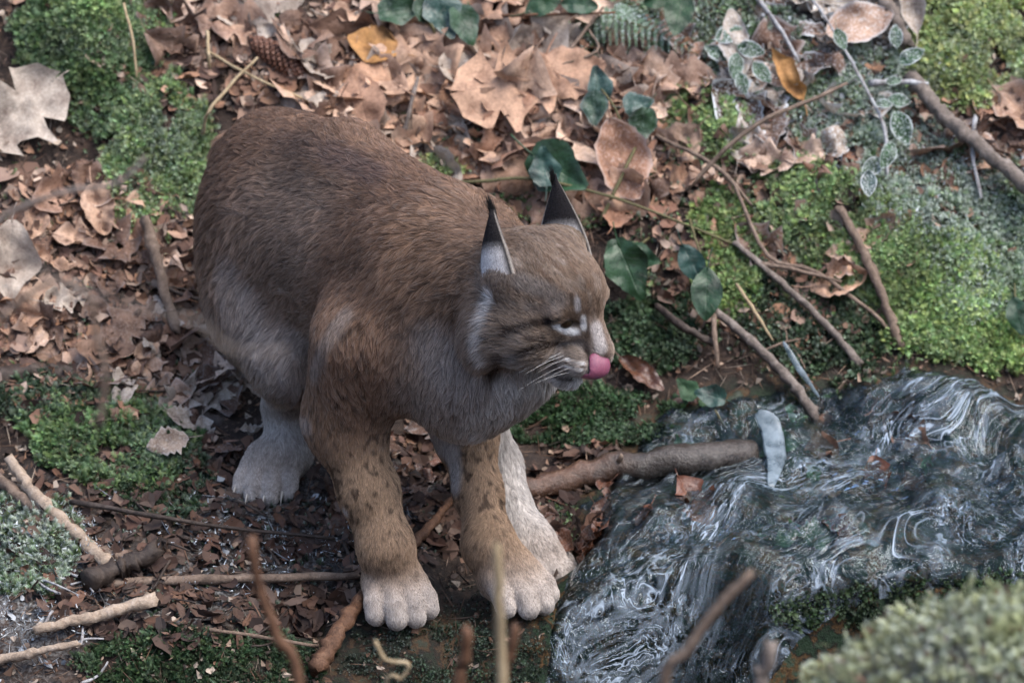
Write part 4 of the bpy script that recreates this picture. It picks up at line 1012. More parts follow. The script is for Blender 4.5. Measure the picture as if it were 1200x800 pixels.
# ---- litter crumbs: needles, leaf shreds, splinters
cnt = 15000; cr = []
X = rng.uniform(-20, 1220, cnt); Y = rng.uniform(-20, 815, cnt)
ok = (stream_mask_px(X, Y) < 5) & ((X < 390) | (X > 640) | (Y < 690) | (rng.random(cnt) < .25)) & ~((X > 860) & (Y > 630)); X, Y = X[ok], Y[ok]
V = []; C_ = []; F = []
pal = np.array([(.20, .12, .08), (.11, .065, .042), (.30, .21, .15), (.06, .038, .028), (.36, .29, .23), (.16, .085, .05)])
for px, py in zip(X, Y):
    g, n = gh(px, py); fr_ = float(max(ell_px(px, py, 1000, 110, 150, 110), ell_px(px, py, 30, 680, 100, 110), ell_px(px, py, 250, 640, 150, 80), ell_px(px, py, 480, 590, 60, 60)))
    c = pal[rng.integers(0, 6)] * rng.uniform(.35, 1.0)
    if rng.random() < fr_ * .30: c = np.array((.34, .36, .38)) * rng.uniform(.6, 1.1)
    d = nrm(np.cross(n, rng.normal(0, 1, 3)) + n * rng.normal(.05, .25)); e = nrm(np.cross(n, d) + n * rng.normal(0, .4)); g = g + n * rng.uniform(.001, .010); b = len(V)
    if rng.random() < .6:                           # curled shred with an uneven outline
        L_ = rng.uniform(.003, .011); k = 6; ph_ = rng.uniform(0, 6.28); rr_ = rng.uniform(.35, 1.0, k); sq = rng.uniform(.35, .9)
        for t in range(k):
            a_ = ph_ + t * 6.283 / k; x_, y_ = math.cos(a_) * rr_[t], math.sin(a_) * rr_[t] * sq
            V.append(g + L_ * (d * x_ + e * y_ + n * (.5 * x_ * x_ + rng.uniform(-.15, .25))))
        F += [[b, b + 1, b + 2], [b, b + 2, b + 3], [b, b + 3, b + 4], [b, b + 4, b + 5]]; C_ += [c] * k
    else:
        L_ = rng.uniform(.008, .030); w_ = rng.uniform(.0005, .0010); up = n * L_ * rng.uniform(-.1, .35)
        V += [g - d * L_, g - e * w_ + up * .3, g + d * L_ * .9 + up, g + e * w_]; F += [[b, b + 1, b + 2], [b, b + 2, b + 3]]; C_ += [c] * 4
# larger curled shreds matting the soil, and rime needles where frost lies
SH = [(110, 350, 150, 140, 1500), (560, 110, 260, 140, 1700), (230, 640, 220, 110, 1200), (920, 230, 180, 160, 1100), (480, 590, 90, 70, 500), (240, 60, 120, 70, 500), (700, 590, 80, 60, 300), (1130, 170, 80, 90, 350)]
LOW_DARK = np.array((.34, .30, .29))                    # darker tone for the shreds in the lower part of the view
pal2 = np.array([(.24, .13, .085), (.17, .085, .055), (.34, .21, .145), (.095, .05, .036), (.42, .31, .24), (.27, .145, .085), (.22, .145, .11)])
for cx, cy, rx, ry, cn in SH:
    a = rng.uniform(0, 6.283, cn); q = np.sqrt(rng.random(cn)) * 1.1
    for px, py in zip(cx + rx * q * np.cos(a), cy + ry * q * np.sin(a)):
        if stream_mask_px(np.array([px]), np.array([py]))[0] > 5 and px > 600: continue
        g, n = gh(px, py); d = nrm(np.cross(n, rng.normal(0, 1, 3)) + n * rng.normal(.1, .35)); e = nrm(np.cross(n, d) + n * rng.normal(0, .5)); up = np.cross(d, e)
        g = g + n * rng.uniform(.002, .014); b = len(V); L_ = rng.uniform(.007, .022); sq = rng.uniform(.35, .85); cu = rng.normal(.4, .6); c = pal2[rng.integers(0, 7)] * rng.uniform(.35, 1.1) * (LOW_DARK if py > 530 else 1.0)
        V.append(g); C_.append(c * 1.1)
        for t in range(8):
            a_ = t * .7854; rr_ = rng.uniform(.55, 1.05); x_, y_ = math.cos(a_) * rr_, math.sin(a_) * rr_ * sq
            V.append(g + L_ * (d * x_ + e * y_ + up * (cu * y_ * y_ + .3 * cu * x_ * x_ + rng.uniform(-.12, .12)))); C_.append(c * rng.uniform(.7, 1.1))
        F += [[b, b + 1 + t, b + 1 + (t + 1) % 8] for t in range(8)]
for cn, zone in ((2600, (1010, 120, 130, 90)), (1800, (1150, 270, 70, 110)), (1900, (40, 690, 100, 90)), (900, (870, 60, 70, 60)), (700, (300, 640, 130, 60))):
    a = rng.uniform(0, 6.283, cn); q = np.sqrt(rng.random(cn)) * 1.1; cx, cy, rx, ry = zone
    for px, py in zip(cx + rx * q * np.cos(a), cy + ry * q * np.sin(a)):
        g, n = gh(px, py)
        if vnoise(g[None], 26, 91)[0] < .45: continue
        d = nrm(n + rng.normal(0, .8, 3)); e = nrm(np.cross(d, rng.normal(0, 1, 3))); b = len(V); L_ = rng.uniform(.003, .010); w_ = rng.uniform(.0005, .0012); g = g + n * rng.uniform(.0, .022)
        V += [g - e * w_, g + e * w_, g + d * L_]; F.append([b, b + 1, b + 2]); C_ += [np.array((.60, .66, .70)) * rng.uniform(.6, 1.1)] * 3
# ground beyond the view keeps its litter
for q in range(7000):
    x_, y_ = rng.uniform(-2.2, 2.2), rng.uniform(-2.6, 2.2)
    if abs(x_) < .74 and -.2 < y_ < 1.15: continue
    if x_ > -.05 and -.6 < y_ < .5: continue
    z_, n = gz(x_, y_); g = np.array([x_, y_, z_ + rng.uniform(.002, .012)]); d = nrm(np.cross(n, rng.normal(0, 1, 3)) + n * rng.normal(.1, .3)); e = nrm(np.cross(n, d) + n * rng.normal(0, .4)); b = len(V); L_ = rng.uniform(.012, .045); sq = rng.uniform(.4, .8); c = pal2[rng.integers(0, 7)] * rng.uniform(.5, 1.2); up = np.cross(d, e); cu = rng.normal(.3, .5)
    V.append(g); C_.append(c)
    for t in range(8): a_ = t * .7854; rr_ = rng.uniform(.6, 1.05); x1, y1 = math.cos(a_) * rr_, math.sin(a_) * rr_ * sq; V.append(g + L_ * (d * x1 + e * y1 + up * cu * y1 * y1)); C_.append(c * .9)
    F += [[b, b + 1 + t, b + 1 + (t + 1) % 8] for t in range(8)]
me = mesh_from('leaf_litter', np.array(V), np.array(F), False); set_col(me, 'col', np.array(C_))
mt = NT('litter_crumbs'); at = mt.add('Attribute', attribute_name='col'); mt.color(at.outputs['Color']); mt.set(Roughness=.8); 
tag(link('leaf_litter', me, mt.m), 'fine crumbs of leaf, needle and twig on the soil', 'litter', kind='stuff')
# ================================================================== stream: a thin sheet that drapes over the stones
wx = np.arange(-.02, 1.15, .0055); wy = np.arange(-.60, .66, .0055)
WX, WY = np.meshgrid(wx, wy, indexing='ij'); hb_ = H(WX.ravel(), WY.ravel())
Wp = np.stack([WX.ravel(), WY.ravel(), hb_], 1); wpx, wpy = pix(Wp); md = stream_mask_px(wpx, wpy)
md = np.where((WX.ravel() > .72) & (WY.ravel() > -.1) & (WY.ravel() < .5), np.maximum(md, 20), md)
md = np.where((WY.ravel() < -.2) & (WX.ravel() > .0), np.maximum(md, 20), md)
cov = sstep(-6, 26, md + 14 * fbm(Wp, 18, 2, 4))
fl_ = nrm(np.array([-.75, -.66, 0])); fs_ = np.array([.66, -.75, 0])
U = np.stack([Wp @ fl_ * 5.0, Wp @ fs_ * 17.0, Wp[:, 2] * 3], 1); wob_ = np.stack([fbm(Wp, 5, 2, 1), fbm(Wp, 5, 2, 2), fbm(Wp, 5, 2, 3)], 1)
rip = fbm(U + wob_ * 2.2, 1.0, 3, 6); rip2 = fbm(U * np.array([2.2, 1.6, 1]) + wob_ * 3, 2.0, 2, 9)
ridge = (1 - np.abs(fbm(U * .9 + wob_ * 2.8, .9, 2, 15))) ** 3
WZ = hb_ + .010 * cov - .016 * (1 - cov) + cov * (.012 * rip + .006 * rip2 + .010 * ridge)
WV = np.stack([Wp[:, 0], Wp[:, 1], WZ], 1); a_, b_ = WX.shape; ii = np.arange(a_ * b_).reshape(a_, b_)
WF = np.stack([ii[:-1, :-1], ii[1:, :-1], ii[1:, 1:], ii[:-1, 1:]], -1).reshape(-1, 4)
WF = WF[(cov[WF] > .02).any(1)]
used = np.unique(WF); rem = np.full(len(WV), -1); rem[used] = np.arange(len(used)); WV = WV[used]; WF = rem[WF]; cv = cov[used]
slope = np.abs(np.gradient(WZ.reshape(a_, b_), .0055, axis=1)).ravel()[used]
froth_glint = np.clip(sstep(.5, 1.5, slope) * .6 + ridge[used] ** 2 * .35, 0, 1) * cv
gr_ = np.stack(np.gradient(hb_.reshape(a_, b_), .0055), -1)      # water follows the fall of the bed
for _ in range(24):
    gr_[1:-1, 1:-1] = (gr_[:-2, 1:-1] + gr_[2:, 1:-1] + gr_[1:-1, :-2] + gr_[1:-1, 2:] + gr_[1:-1, 1:-1]) / 5
me = mesh_from('stream_water', WV, WF); set_col(me, 'froth_glint', np.stack([froth_glint, cv, froth_glint * 0], 1))
UF = (U + wob_ * 2.6)[used]; set_col(me, 'flow', UF)
mt = NT('stream_water'); at = mt.add('Attribute', attribute_name='froth_glint'); sp = mt.add('SeparateColor'); mt.l.new(at.outputs['Color'], sp.inputs[0])
fa = mt.add('Attribute', attribute_name='flow')
def fn(sc, det, st, dist=.6):
    mp = mt.add('Mapping'); mp.inputs['Scale'].default_value = st; mt.l.new(fa.outputs['Vector'], mp.inputs['Vector'])
    n = mt.add('TexNoise'); n.inputs['Scale'].default_value = sc; n.inputs['Detail'].default_value = det; n.inputs['Roughness'].default_value = .6; n.inputs['Distortion'].default_value = dist
    mt.l.new(mp.outputs['Vector'], n.inputs['Vector']); return n.outputs['Fac']
w1 = fn(1.3, 3, (1, 1, 1), 1.0); w2 = fn(3.2, 3, (1.0, .9, 1), .8); w3 = mt.noise(170, 3, .6, dist=.8).outputs['Fac']
hgt = mt.math('ADD', mt.math('MULTIPLY', w1, 1.4), mt.math('ADD', mt.math('MULTIPLY', w2, .55), mt.math('MULTIPLY', w3, .10)))
bp = mt.add('Bump'); bp.inputs['Strength'].default_value = 1.0; bp.inputs['Distance'].default_value = .016; mt.l.new(hgt, bp.inputs['Height'])
fr = mt.add('Fresnel'); fr.inputs['IOR'].default_value = 1.40; mt.l.new(bp.outputs[0], fr.inputs['Normal'])
tp = mt.add('BsdfTransparent'); tp.inputs['Color'].default_value = (.66, .78, .80, 1)
gl = mt.add('BsdfGlossy'); gl.inputs['Roughness'].default_value = .03; mt.l.new(bp.outputs[0], gl.inputs['Normal']); gl.inputs['Color'].default_value = (.82, .93, 1.0, 1)
m1 = mt.add('MixShader'); mt.l.new(fr.outputs[0], m1.inputs[0]); mt.l.new(tp.outputs[0], m1.inputs[1]); mt.l.new(gl.outputs[0], m1.inputs[2])
df = mt.add('BsdfDiffuse'); df.inputs['Color'].default_value = (.66, .80, .95, 1)
m2 = mt.add('MixShader')                                        # sky glints and froth painted as pale diffuse threads, more where water falls
thr = mt.ramp(mt.math('ABSOLUTE', mt.math('SUBTRACT', fn(1.7, 2, (1, 1, 1), 1.4), .5)), [(.0, (1, 1, 1)), (.035, (0, 0, 0))]).outputs['Color']
thr2 = mt.ramp(mt.math('ABSOLUTE', mt.math('SUBTRACT', fn(1.5, 3, (.8, 1, 1), .5), .5)), [(.0, (1, 1, 1)), (.10, (0, 0, 0))]).outputs['Color']
area = mt.ramp(fn(.45, 2, (1, 1, 1), .6), [(.40, (.05, .05, .05)), (.62, (1, 1, 1))]).outputs['Color']
fall = mt.math('MULTIPLY', sp.outputs[0], 1.0)
fm = mt.math('MULTIPLY', mt.math('ADD', mt.math('MULTIPLY', mt.math('MULTIPLY', thr, mt.ramp(fn(1.1, 3, (1, .6, 1), .5), [(.44, (0, 0, 0)), (.62, (1, 1, 1))]).outputs['Color']), .42), mt.math('MULTIPLY', mt.math('MULTIPLY', thr2, fall), .22)), area)
mt.l.new(fm, m2.inputs[0]); mt.l.new(m1.outputs[0], m2.inputs[1]); mt.l.new(df.outputs[0], m2.inputs[2]); mt.l.new(m2.outputs[0], mt.out.inputs['Surface'])
tag(link('stream_water', me, mt.m), 'clear shallow water running over dark stones', None, kind='structure')
# stones under and beside the water
mt = NT('wet_stone'); oi = mt.add('ObjectInfo'); n1 = mt.noise(30, 6, .7); n2 = mt.noise(140, 4, .7)
c = mt.ramp(n1.outputs['Fac'], [(.3, (.014, .014, .014)), (.5, (.045, .048, .045)), (.62, (.035, .052, .026)), (.78, (.12, .12, .12))]).outputs['Color']
mt.color(mt.mix(.5, c, mt.ramp(oi.outputs['Random'], [(0, (.5, .5, .52)), (.5, (1.0, .8, .6)), (1, (1.3, 1.35, 1.4))]).outputs['Color'], 'MULTIPLY')); mt.bump(n2.outputs['Fac'], .6, .004); mt.set(Roughness=.32, Specular_IOR_Level=.5); STONE = mt.m
def stone_mesh(seed, nu=16, nv=10):
    j = np.random.default_rng(seed); V = []
    for a in range(nv + 1):
        th = math.pi * a / nv
        for b in range(nu): ph = 2 * math.pi * b / nu; V.append((math.sin(th) * math.cos(ph), math.sin(th) * math.sin(ph), math.cos(th)))
    V = np.array(V); V = V * (1 + .30 * fbm(V + seed * 3.1, 1.1, 3, seed))[:, None] * j.uniform(.75, 1.15, 3)
    F = np.array([[a * nu + b, (a + 1) * nu + b, (a + 1) * nu + (b + 1) % nu, a * nu + (b + 1) % nu] for a in range(nv) for b in range(nu)]); return mesh_from('stream_stone', V, F)
ST = [stone_mesh(60 + i) for i in range(7)]
def stone(px, py, r, label, group=None, sink=.35, name='stream_stone', flat=.65):
    g, n = gh(px, py); o = bpy.data.objects.new(name, ST[rnd.randrange(7)]); COL.objects.link(o)
    if len(o.data.materials) == 0: o.data.materials.append(STONE)
    R_ = r / PPM; o.location = g + np.array([0, 0, R_ * (flat - sink * 2 * flat) * .6]); o.scale = (R_, R_ * rnd.uniform(.8, 1.1), R_ * flat); o.rotation_euler = (rnd.uniform(-.3, .3), rnd.uniform(-.3, .3), rnd.uniform(0, 6.28)); return tag(o, label, 'stone', group)
# ice blade
mt = NT('ice'); n1 = mt.noise(45, 5); mt.color(mt.ramp(n1.outputs['Fac'], [(.3, (.05, .075, .09)), (.65, (.30, .36, .40))]).outputs['Color']); mt.set(Roughness=.3); mt.bump(n1.outputs['Fac'], .5, .004)
tr = mt.add('BsdfTransparent'); tr.inputs['Color'].default_value = (.8, .9, .95, 1); ms = mt.add('MixShader'); ms.inputs[0].default_value = .45
mt.l.new(mt.b.outputs[0], ms.inputs[1]); mt.l.new(tr.outputs[0], ms.inputs[2]); mt.l.new(ms.outputs[0], mt.out.inputs['Surface']); ICE = mt.m
# sunken log with a bare brown end
g_ = lambda px, py, l: (lambda a: a[0] + np.array([0, 0, l]))(gh(px, py))
lw = [g_(596, 590, .012), g_(650, 577, .016), g_(720, 563, .020), g_(800, 556, .022), g_(882, 544, .018)]
V, F = tube(lw, [.014, .019, .022, .025, .021], 14, .05, 77, True, 6); c_ = V.mean(0)
LOGM = bark('wet_log', [(.030, .016, .010), (.11, .058, .036), (.20, .125, .085)], .26, 46, .8, spec=.6)
_t = LOGM.node_tree; _b = _t.nodes['Principled BSDF']; _src = _b.inputs['Base Color'].links[0].from_socket     # soaked, grey-blue and algae stained where it lies in the stream
_tc = _t.nodes.new('ShaderNodeTexCoord'); _sx = _t.nodes.new('ShaderNodeSeparateXYZ'); _t.links.new(_tc.outputs['Object'], _sx.inputs[0]); _mr = _t.nodes.new('ShaderNodeMapRange'); _mr.inputs[1].default_value = -.06; _mr.inputs[2].default_value = .03; _t.links.new(_sx.outputs[0], _mr.inputs[0])
_mx = _t.nodes.new('ShaderNodeMix'); _mx.data_type = 'RGBA'; _mx.blend_type = 'MULTIPLY'; _mx.inputs[7].default_value = (.42, .62, .80, 1); _t.links.new(_mr.outputs[0], _mx.inputs[0]); _t.links.new(_src, _mx.inputs[6]); _t.links.new(_mx.outputs[2], _b.inputs['Base Color'])
lg = empty('sunken_log', c_); tag(lg, 'barkless brown log half under water beside the lynx paws', 'log')
link('wood', mesh_from('wood', V - c_, F), LOGM, lg)
for t, s_ in ((2, .012),):
    p0 = lw[t]; V, F = tube([p0, p0 + np.array([.01, -.02, .026])], [s_ * .6, s_ * .3], 7, .1, t); link('branch_stub', mesh_from('branch_stub', V - c_, F), BK_TAN, lg)
def ice(label, pts, w, th, lift=.03, group=None):
    W = [];
    for q in pts: g, n = gh(q[0], q[1]); d = ray(q[0], q[1]); W.append(g - d * (q[2] / max(.3, -(d @ n))))
    W = np.array(W); W = np.stack([np.interp(np.linspace(0, len(W) - 1, 17), range(len(W)), W[:, k]) for k in range(3)], 1)
    for _ in range(3): W[1:-1] = .25 * W[:-2] + .5 * W[1:-1] + .25 * W[2:]
    T_ = nrm(np.gradient(W, axis=0)); V = []; F = []; m = 10
    for i in range(17):
        a = nrm(np.cross(T_[i], -VDIR)); b = np.cross(a, T_[i]); k = math.sin(math.pi * (i + .6) / 17.6) ** .6 * (1.15 - .5 * i / 16)
        for q in range(m): th_ = 2 * math.pi * q / m; V.append(W[i] + a * math.cos(th_) * w * k / PPM * .5 * (1 + .07 * math.sin(i * .9 + q) + .05 * math.sin(i * 2.3 + 2 * q)) + b * math.sin(th_) * th * k)
    for i in range(16):
        for q in range(m): F.append([i * m + q, i * m + (q + 1) % m, (i + 1) * m + (q + 1) % m, (i + 1) * m + q])
    F += [list(range(m))[::-1], list(range(16 * m, 17 * m))]; V = np.array(V); c = V.mean(0)
    o = link('ice_shard', mesh_from('ice_shard', V - c, F), ICE); o.location = c; return tag(o, label, 'ice', group)
ice('pale curved blade of ice standing beside the sunken log', [(888, 482, .05), (905, 500, .045), (910, 540, .035), (903, 572, .02)], 30, .0022)
ice('frosted reed sheathed in ice above the water', [(918, 400, .05), (935, 430, .04), (960, 465, .02)], 9, .003)
# ================================================================== sticks laid by hand
S_ = stick
S_('broken_stick', 'pale barkless stick with a broken end on the dark mossy slope', [(12, 538, .05), (40, 578, .03), (85, 622, .02), (125, 662, .015)], 14, 19, BK_PALE)
S_('broken_stick', 'short charred looking stub beside the pale broken stick', [(108, 678, .02), (142, 664, .025), (180, 648, .03)], 26, 22, BK_DARK)
S_('broken_stick', 'whitish bare stick with a splintered end above the frosted twigs', [(42, 738, .02), (110, 722, .025), (176, 704, .03)], 12, 17, BK_PALE)
S_('broken_stick', 'short pointed pale stick beside frosted debris', [(-8, 775, .02), (40, 764, .025), (92, 753, .03)], 13, 7, BK_PALE)
S_('fallen_stick', 'long straight yellowish stick below the grey hind paw', [(122, 682, .012), (250, 679, .014), (420, 674, .012)], 12, 9, BK_TAN)
S_('twig', 'long thin dark twig arching below the grey hind paw', [(85, 588, .02), (180, 604, .03), (270, 618, .03), (392, 631, .02)], 7, 4, BK_DARK, 'twig')
S_('fallen_stick', 'smooth tan stick standing upright in litter beside the rump', [(172, 262, .05), (185, 310, .04), (206, 388, .02)], 16, 13, BK_TAN)
S_('broken_stick', 'rusty brown stick leaning against the wet rock', [(372, 782, .03), (398, 738, .03), (428, 696, .03)], 22, 17, BK_RUST)
S_('fallen_stick', 'dark rust stick lying between the fore legs', [(480, 640, .02), (505, 615, .02), (530, 585, .02)], 14, 9, BK_RUST)
S_('branch', 'thick grey branch running down beside frosted moss', [(1068, 90, .05), (1100, 130, .05), (1130, 156, .05), (1165, 185, .05), (1215, 228, .05)], 20, 20, BK_GREY, 'branch')
S_('branch', 'thick pale branch end beside the hanging beige leaf', [(1030, -10, .05), (1046, 18, .05), (1064, 52, .04)], 20, 16, BK_GREY, 'branch')
S_('twig', 'thin brown twig arching over the frosted litter', [(992, 98, .07), (950, 118, .08), (900, 138, .08), (850, 175, .05), (805, 222, .02)], 5, 6, BK_TAN, 'twig')
S_('dry_stem', 'straight brown stem leaning down the mossy bank to the stream', [(984, 243, .03), (1012, 296, .03), (1036, 352, .03), (1056, 406, .01)], 10, 13, BK_TAN, 'stem')
S_('dry_stem', 'grey stem slanting down into the water beside moss', [(862, 285, .03), (905, 322, .03), (960, 372, .03), (1006, 424, .01)], 7, 11, BK_GREY, 'stem')
S_('dry_stem', 'wet grey stem with a broken top dipping into the stream', [(838, 364, .04), (880, 400, .035), (925, 445, .03), (955, 486, .01)], 11, 15, BK_GREY, 'stem')
S_('dry_stem', 'thin straw coloured stem beside the drooping green tuft', [(864, 334, .03), (885, 366, .03), (905, 398, .02)], 5, 4, BK_STRAW, 'stem')
S_('dry_stem', 'thin forked stem rising from the wet stalks', [(836, 368, .04), (838, 400, .035), (842, 430, .02)], 7, 5, BK_TAN, 'stem')
S_('dry_stem', 'dark stick poking out below the green ivy leaves', [(772, 360, .03), (800, 382, .03), (835, 402, .02)], 10, 9, BK_DARK, 'stem')
S_('dry_stem', 'thin brown stem crossing the two slanting stems', [(862, 220, .03), (900, 300, .03), (955, 318, .03), (1020, 365, .03), (1040, 385, .02)], 5, 5, BK_TAN, 'stem')
S_('dry_stem', 'horizontal thin stem beneath the mossy overhang', [(888, 308, .03), (930, 316, .035), (985, 330, .03)], 6, 4, BK_TAN, 'stem')
S_('twig', 'frosted twig hanging from the top of the bank', [(884, -6, .06), (910, 28, .06), (936, 72, .05)], 7, 4, BK_FROST, 'twig')
S_('twig', 'short white rimed twig pointing at the grey branch', [(1022, 98, .05), (1050, 96, .06), (1086, 99, .06)], 9, 6, BK_FROST, 'twig')
S_('twig', 'white rimed stalk hanging above the dark hollow', [(1143, 138, .05), (1140, 180, .04), (1150, 232, .03)], 7, 4, BK_FROST, 'twig')
S_('grass_blade', 'curved straw blade standing above the lynx rump', [(237, 158, .02), (245, 130, .05), (272, 98, .06), (301, 68, .06)], 5, 4, BK_STRAW, 'grass blade')
S_('grass_blade', 'long straight straw lying below the fir cone', [(242, 60, .03), (300, 92, .035), (384, 128, .02)], 4, 3, BK_STRAW, 'grass blade')
S_('grass_blade', 'fine straw hanging across the dark moss mound', [(145, 5, .05), (156, 50, .05), (160, 90, .04)], 4, 3, BK_STRAW, 'grass blade')
S_('grass_blade', 'short straw above the lynx rump, standing upright', [(243, 38, .03), (244, 62, .04), (246, 80, .02)], 5, 4, BK_STRAW, 'grass blade')
S_('twig', 'thin dark twig standing in the litter above the back', [(472, 160, .02), (480, 130, .04), (490, 92, .04)], 7, 5, BK_GREY, 'twig')
S_('twig', 'thin twig rising beside the faded brown leaf', [(704, 258, .03), (722, 220, .05), (744, 174, .05)], 5, 4, BK_GREEN, 'twig')
S_('twig', 'bare twig leaning on the bramble shoot', [(660, 70, .03), (682, 40, .06), (706, 10, .06)], 5, 4, BK_TAN, 'twig')
S_('twig', 'forked twig leaning in the ivy sprig', [(650, 78, .03), (700, 60, .05), (690, 35, .05)], 4, 3, BK_TAN, 'twig')
S_('dry_stem', 'brown stems crossing below the mossy tuft', [(770, 160, .03), (840, 196, .04), (880, 240, .03)], 6, 5, BK_TAN, 'stem')
S_('twig', 'thin fallen twig in front of the dark hollow', [(248, 738, .02), (300, 745, .025), (372, 757, .02)], 5, 4, BK_TAN, 'twig')
S_('twig', 'brown twig lying on the left litter beside the upright stick', [(190, 335, .02), (222, 348, .02), (245, 352, .02)], 6, 4, BK_DARK, 'twig')
S_('root', 'dark mossy root running along the left slope', [(-10, 445, .0), (60, 438, .0), (140, 450, .0), (215, 480, -.005), (262, 500, -.01)], 30, 24, BK_DARK, 'root')
S_('fallen_stick', 'dead brown stick lying under the pale broken stick', [(-5, 560, .02), (45, 600, .015), (100, 640, .01), (150, 655, .01)], 16, 12, BK_TAN)
for q in range(70):                                 # thin fallen twigs all over the litter
    zx, zy, rx, ry, m_, lab, grp = rnd.choice(((560, 110, 230, 110, BK_GREY, 'thin fallen twig in the leaf litter above the lynx', 'thin twigs in the upper litter'), (110, 360, 130, 130, BK_DARK, 'thin fallen twig in the litter beside the rump', 'thin twigs in the left litter'),
        (230, 670, 180, 90, BK_DARK, 'fine dark twig tangled below the hind paw', 'fine twigs below the hind paw'), (50, 720, 80, 70, BK_FROST, 'fine frosted twig beside the whitish sticks', 'frosted twigs by the pale sticks'), (930, 330, 120, 90, BK_TAN, 'fine dry stalk above the stream on the mossy bank', 'fine stalks above the stream')))
    px, py = zx + rnd.uniform(-1, 1) * rx, zy + rnd.uniform(-1, 1) * ry; a = rnd.uniform(0, 6.28); L_ = rnd.uniform(25, 75)
    p_ = [(px + L_ * t * math.cos(a) + rnd.uniform(-5, 5), py + L_ * t * math.sin(a) * .7 + rnd.uniform(-5, 5), rnd.uniform(.006, .022)) for t in (-.5, 0, .5)]
    S_('twig', lab, p_, rnd.uniform(2.5, 5), rnd.uniform(1.5, 3), m_, 'twig', group=grp, nseg=6)
# blurred stems growing on the near bank between the camera and the lynx
def fg(name, label, pts, y, w0, w1, mat, cat='stem'):
    top = [P(px, py, y + (q[0] if q else 0)) for px, py, *q in pts]; e = top[-1]; z, _ = gz(e[0], e[1] - .05)
    W = top + [np.array([e[0] + .01, e[1] - .03, (e[2] + z) / 2]), np.array([e[0], e[1] - .05, z - .01])]
    k = (8 + y) / 8; rr = list(np.linspace(w0, w1, len(W)) * .5 / PPM * k); _ns[0] += 1; V, F = tube(W, rr, 8, .08, _ns[0]); c = W[-1]
    o = link(name, mesh_from(name, V - c, F), mat, None); o.location = c; return tag(o, label, cat)
fg('dry_stem', 'blurred rust coloured stem rising before the mossy log', [(294, 634), (305, 690), (325, 745), (352, 805)], -1.9, 11, 15, BK_RUST)
fg('dry_stem', 'blurred straw yellow stem before the left fore paw', [(583, 640), (585, 700), (588, 810)], -1.9, 9, 20, BK_STRAW)
fg('dry_stem', 'blurred pinkish brown stem slanting before the water', [(880, 672), (838, 715), (806, 760), (776, 812)], -1.9, 10, 18, BK_TAN)
fg('dry_stem', 'blurred pale stub before the mossy boulder', [(903, 757), (897, 785), (892, 815)], -1.7, 16, 20, BK_GREY)
fg('dry_stem', 'blurred brown stalk before the wet rock', [(548, 738), (545, 770), (540, 812)], -1.8, 14, 16, BK_RUST)
fg('dry_stem', 'blurred short reddish stalk beside the straw yellow stem', [(605, 735), (598, 765), (590, 812)], -1.8, 12, 14, BK_RUST)
fg('bramble_twig', 'blurred grey twig arching past the moss at the left', [(170, 184), (140, 214), (90, 222), (40, 236), (0, 258), (-40, 300), (-70, 500)], -1.7, 5, 10, BK_GREY, 'twig')
fg('bramble_twig', 'blurred thin twig crossing before the lynx rump', [(335, 412), (270, 408), (225, 375), (150, 358), (110, 345), (60, 325), (10, 300), (-60, 360), (-90, 600)], -3.0, 3.5, 7, BK_GREY, 'twig')
fg('bramble_twig', 'blurred drooping stalk hanging before the left litter', [(115, 502), (124, 440), (112, 390), (104, 350), (60, 330), (-30, 420), (-60, 640)], -2.2, 7, 8, BK_TAN, 'twig')
fg('dry_stem', 'blurred looped straw before the wet rock', [(440, 752), (452, 772), (478, 778), (470, 795), (452, 815)], -1.3, 5, 6, BK_STRAW)

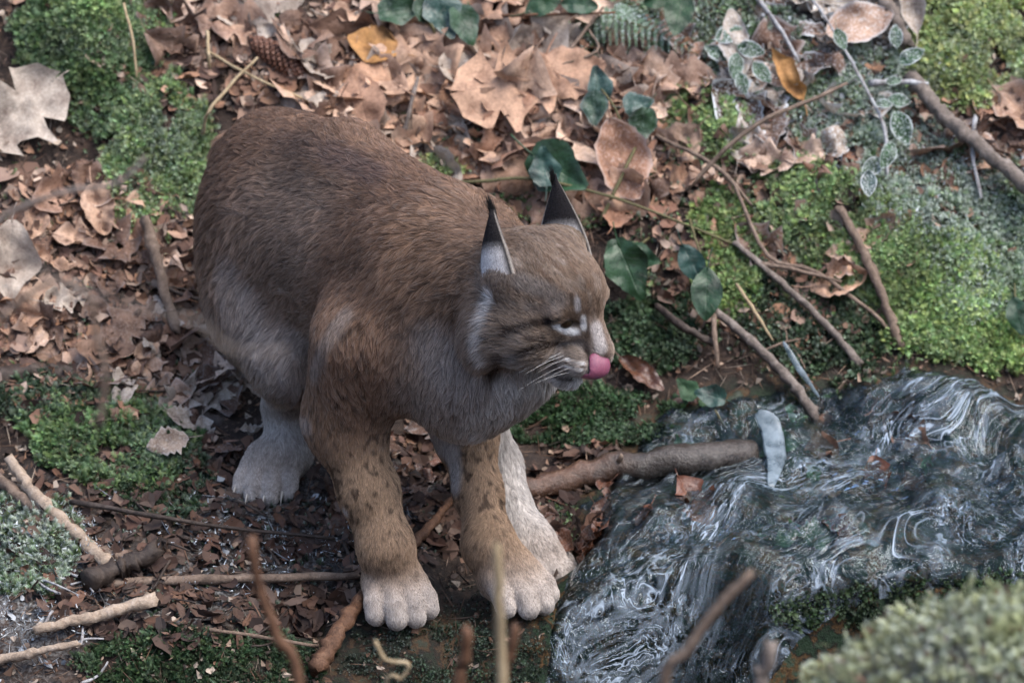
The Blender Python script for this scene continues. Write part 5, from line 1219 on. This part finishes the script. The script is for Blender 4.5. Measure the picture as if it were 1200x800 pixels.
# ---- fir cone
def fir_cone():
    a, na = gh(296, 55); b, nb = gh(350, 90); a = a + na * .022; b = b + nb * .022; ax = nrm(b - a); L_ = np.linalg.norm(b - a); n = nrm(na - ax * (na @ ax)); sdv = np.cross(ax, n)
    root = empty('fir_cone', (a + b) / 2); tag(root, 'brown scaly fir cone lying in the litter', 'cone'); o0 = (a + b) / 2
    def rad(t): return .0175 * (math.sin(math.pi * min(1, .12 + .86 * t)) ** .6) + .001
    V, F = tube([a + ax * L_ * t for t in np.linspace(0, 1, 7)], [rad(t) * .75 for t in np.linspace(0, 1, 7)], 12, .02, 5); m_ = bark('cone_scale', [(.05, .020, .013), (.15, .070, .045), (.25, .14, .10)], .5, 120, .3)
    link('core', mesh_from('core', V - o0, F), BK_DARK, root)
    V = []; F = []
    for k in range(150):
        t = k / 150; th = k * 2.39996; r = rad(t); d = n * math.cos(th) + sdv * math.sin(th); e = np.cross(ax, d); c = a + ax * L_ * t + d * r * .72; w = .0058 * (r / .0175) ** .6; b_ = len(V)
        V += [c - e * w * .5, c + e * w * .5, c + e * w + ax * .006 + d * r * .22, c + ax * .0105 + d * r * .30, c - e * w + ax * .006 + d * r * .22, c + ax * .005 + d * r * .42]
        F += [[b_, b_ + 1, b_ + 5], [b_ + 1, b_ + 2, b_ + 5], [b_ + 2, b_ + 3, b_ + 5], [b_ + 3, b_ + 4, b_ + 5], [b_ + 4, b_, b_ + 5]]
    o = link('scales', mesh_from('scales', np.array(V) - o0, F, False), m_, root); o['kind'] = 'stuff'
fir_cone()
# ---- bracket of curled bark on the upper litter, mossy boulder on the near bank
def boulder():
    c = P(1205, 905, -1.6); R_ = np.array([.27, .25, .17]); zt = c[2]; z, _ = gz(c[0], c[1]); V = []; nu, nv = 72, 44
    for a in range(nv + 1):
        th = math.pi * a / nv
        for b in range(nu): ph = 2 * math.pi * b / nu; V.append((math.sin(th) * math.cos(ph), math.sin(th) * math.sin(ph), math.cos(th)))
    V = np.array(V); nn = V.copy(); V = V * R_ * (1 + .10 * fbm(V, 1.6, 4, 70) + .03 * fbm(V, 6, 3, 71))[:, None]; low = V[:, 2] < 0
    V[low, 2] *= max(1.0, (zt - z + .05) / .17); W = V + c
    F = np.array([[a * nu + b, (a + 1) * nu + b, (a + 1) * nu + (b + 1) % nu, a * nu + (b + 1) % nu] for a in range(nv) for b in range(nu)])
    o = link('mossy_boulder', mesh_from('mossy_boulder', V, F), STONE); o.location = c; tag(o, 'large boulder thick with pale frosted moss on the near bank', 'boulder')
    m = nn[:, 2] > -.1; k = rng.choice(np.nonzero(m)[0], 9000); p = W[k] + rng.normal(0, .012, (9000, 3)); n = nn[k]; d = p - c
    s_ = R_ * 1.0; cl = vnoise(p, 22, 5); co = np.array((.34, .37, .20)) * (.6 + .8 * cl)[:, None] * rng.uniform(.7, 1.3, (9000, 1)); br = rng.random(9000) < .08; co[br] = (.22, .12, .08)
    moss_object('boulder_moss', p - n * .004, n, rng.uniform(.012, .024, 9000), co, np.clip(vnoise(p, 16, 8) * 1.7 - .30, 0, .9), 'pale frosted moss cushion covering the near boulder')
boulder()
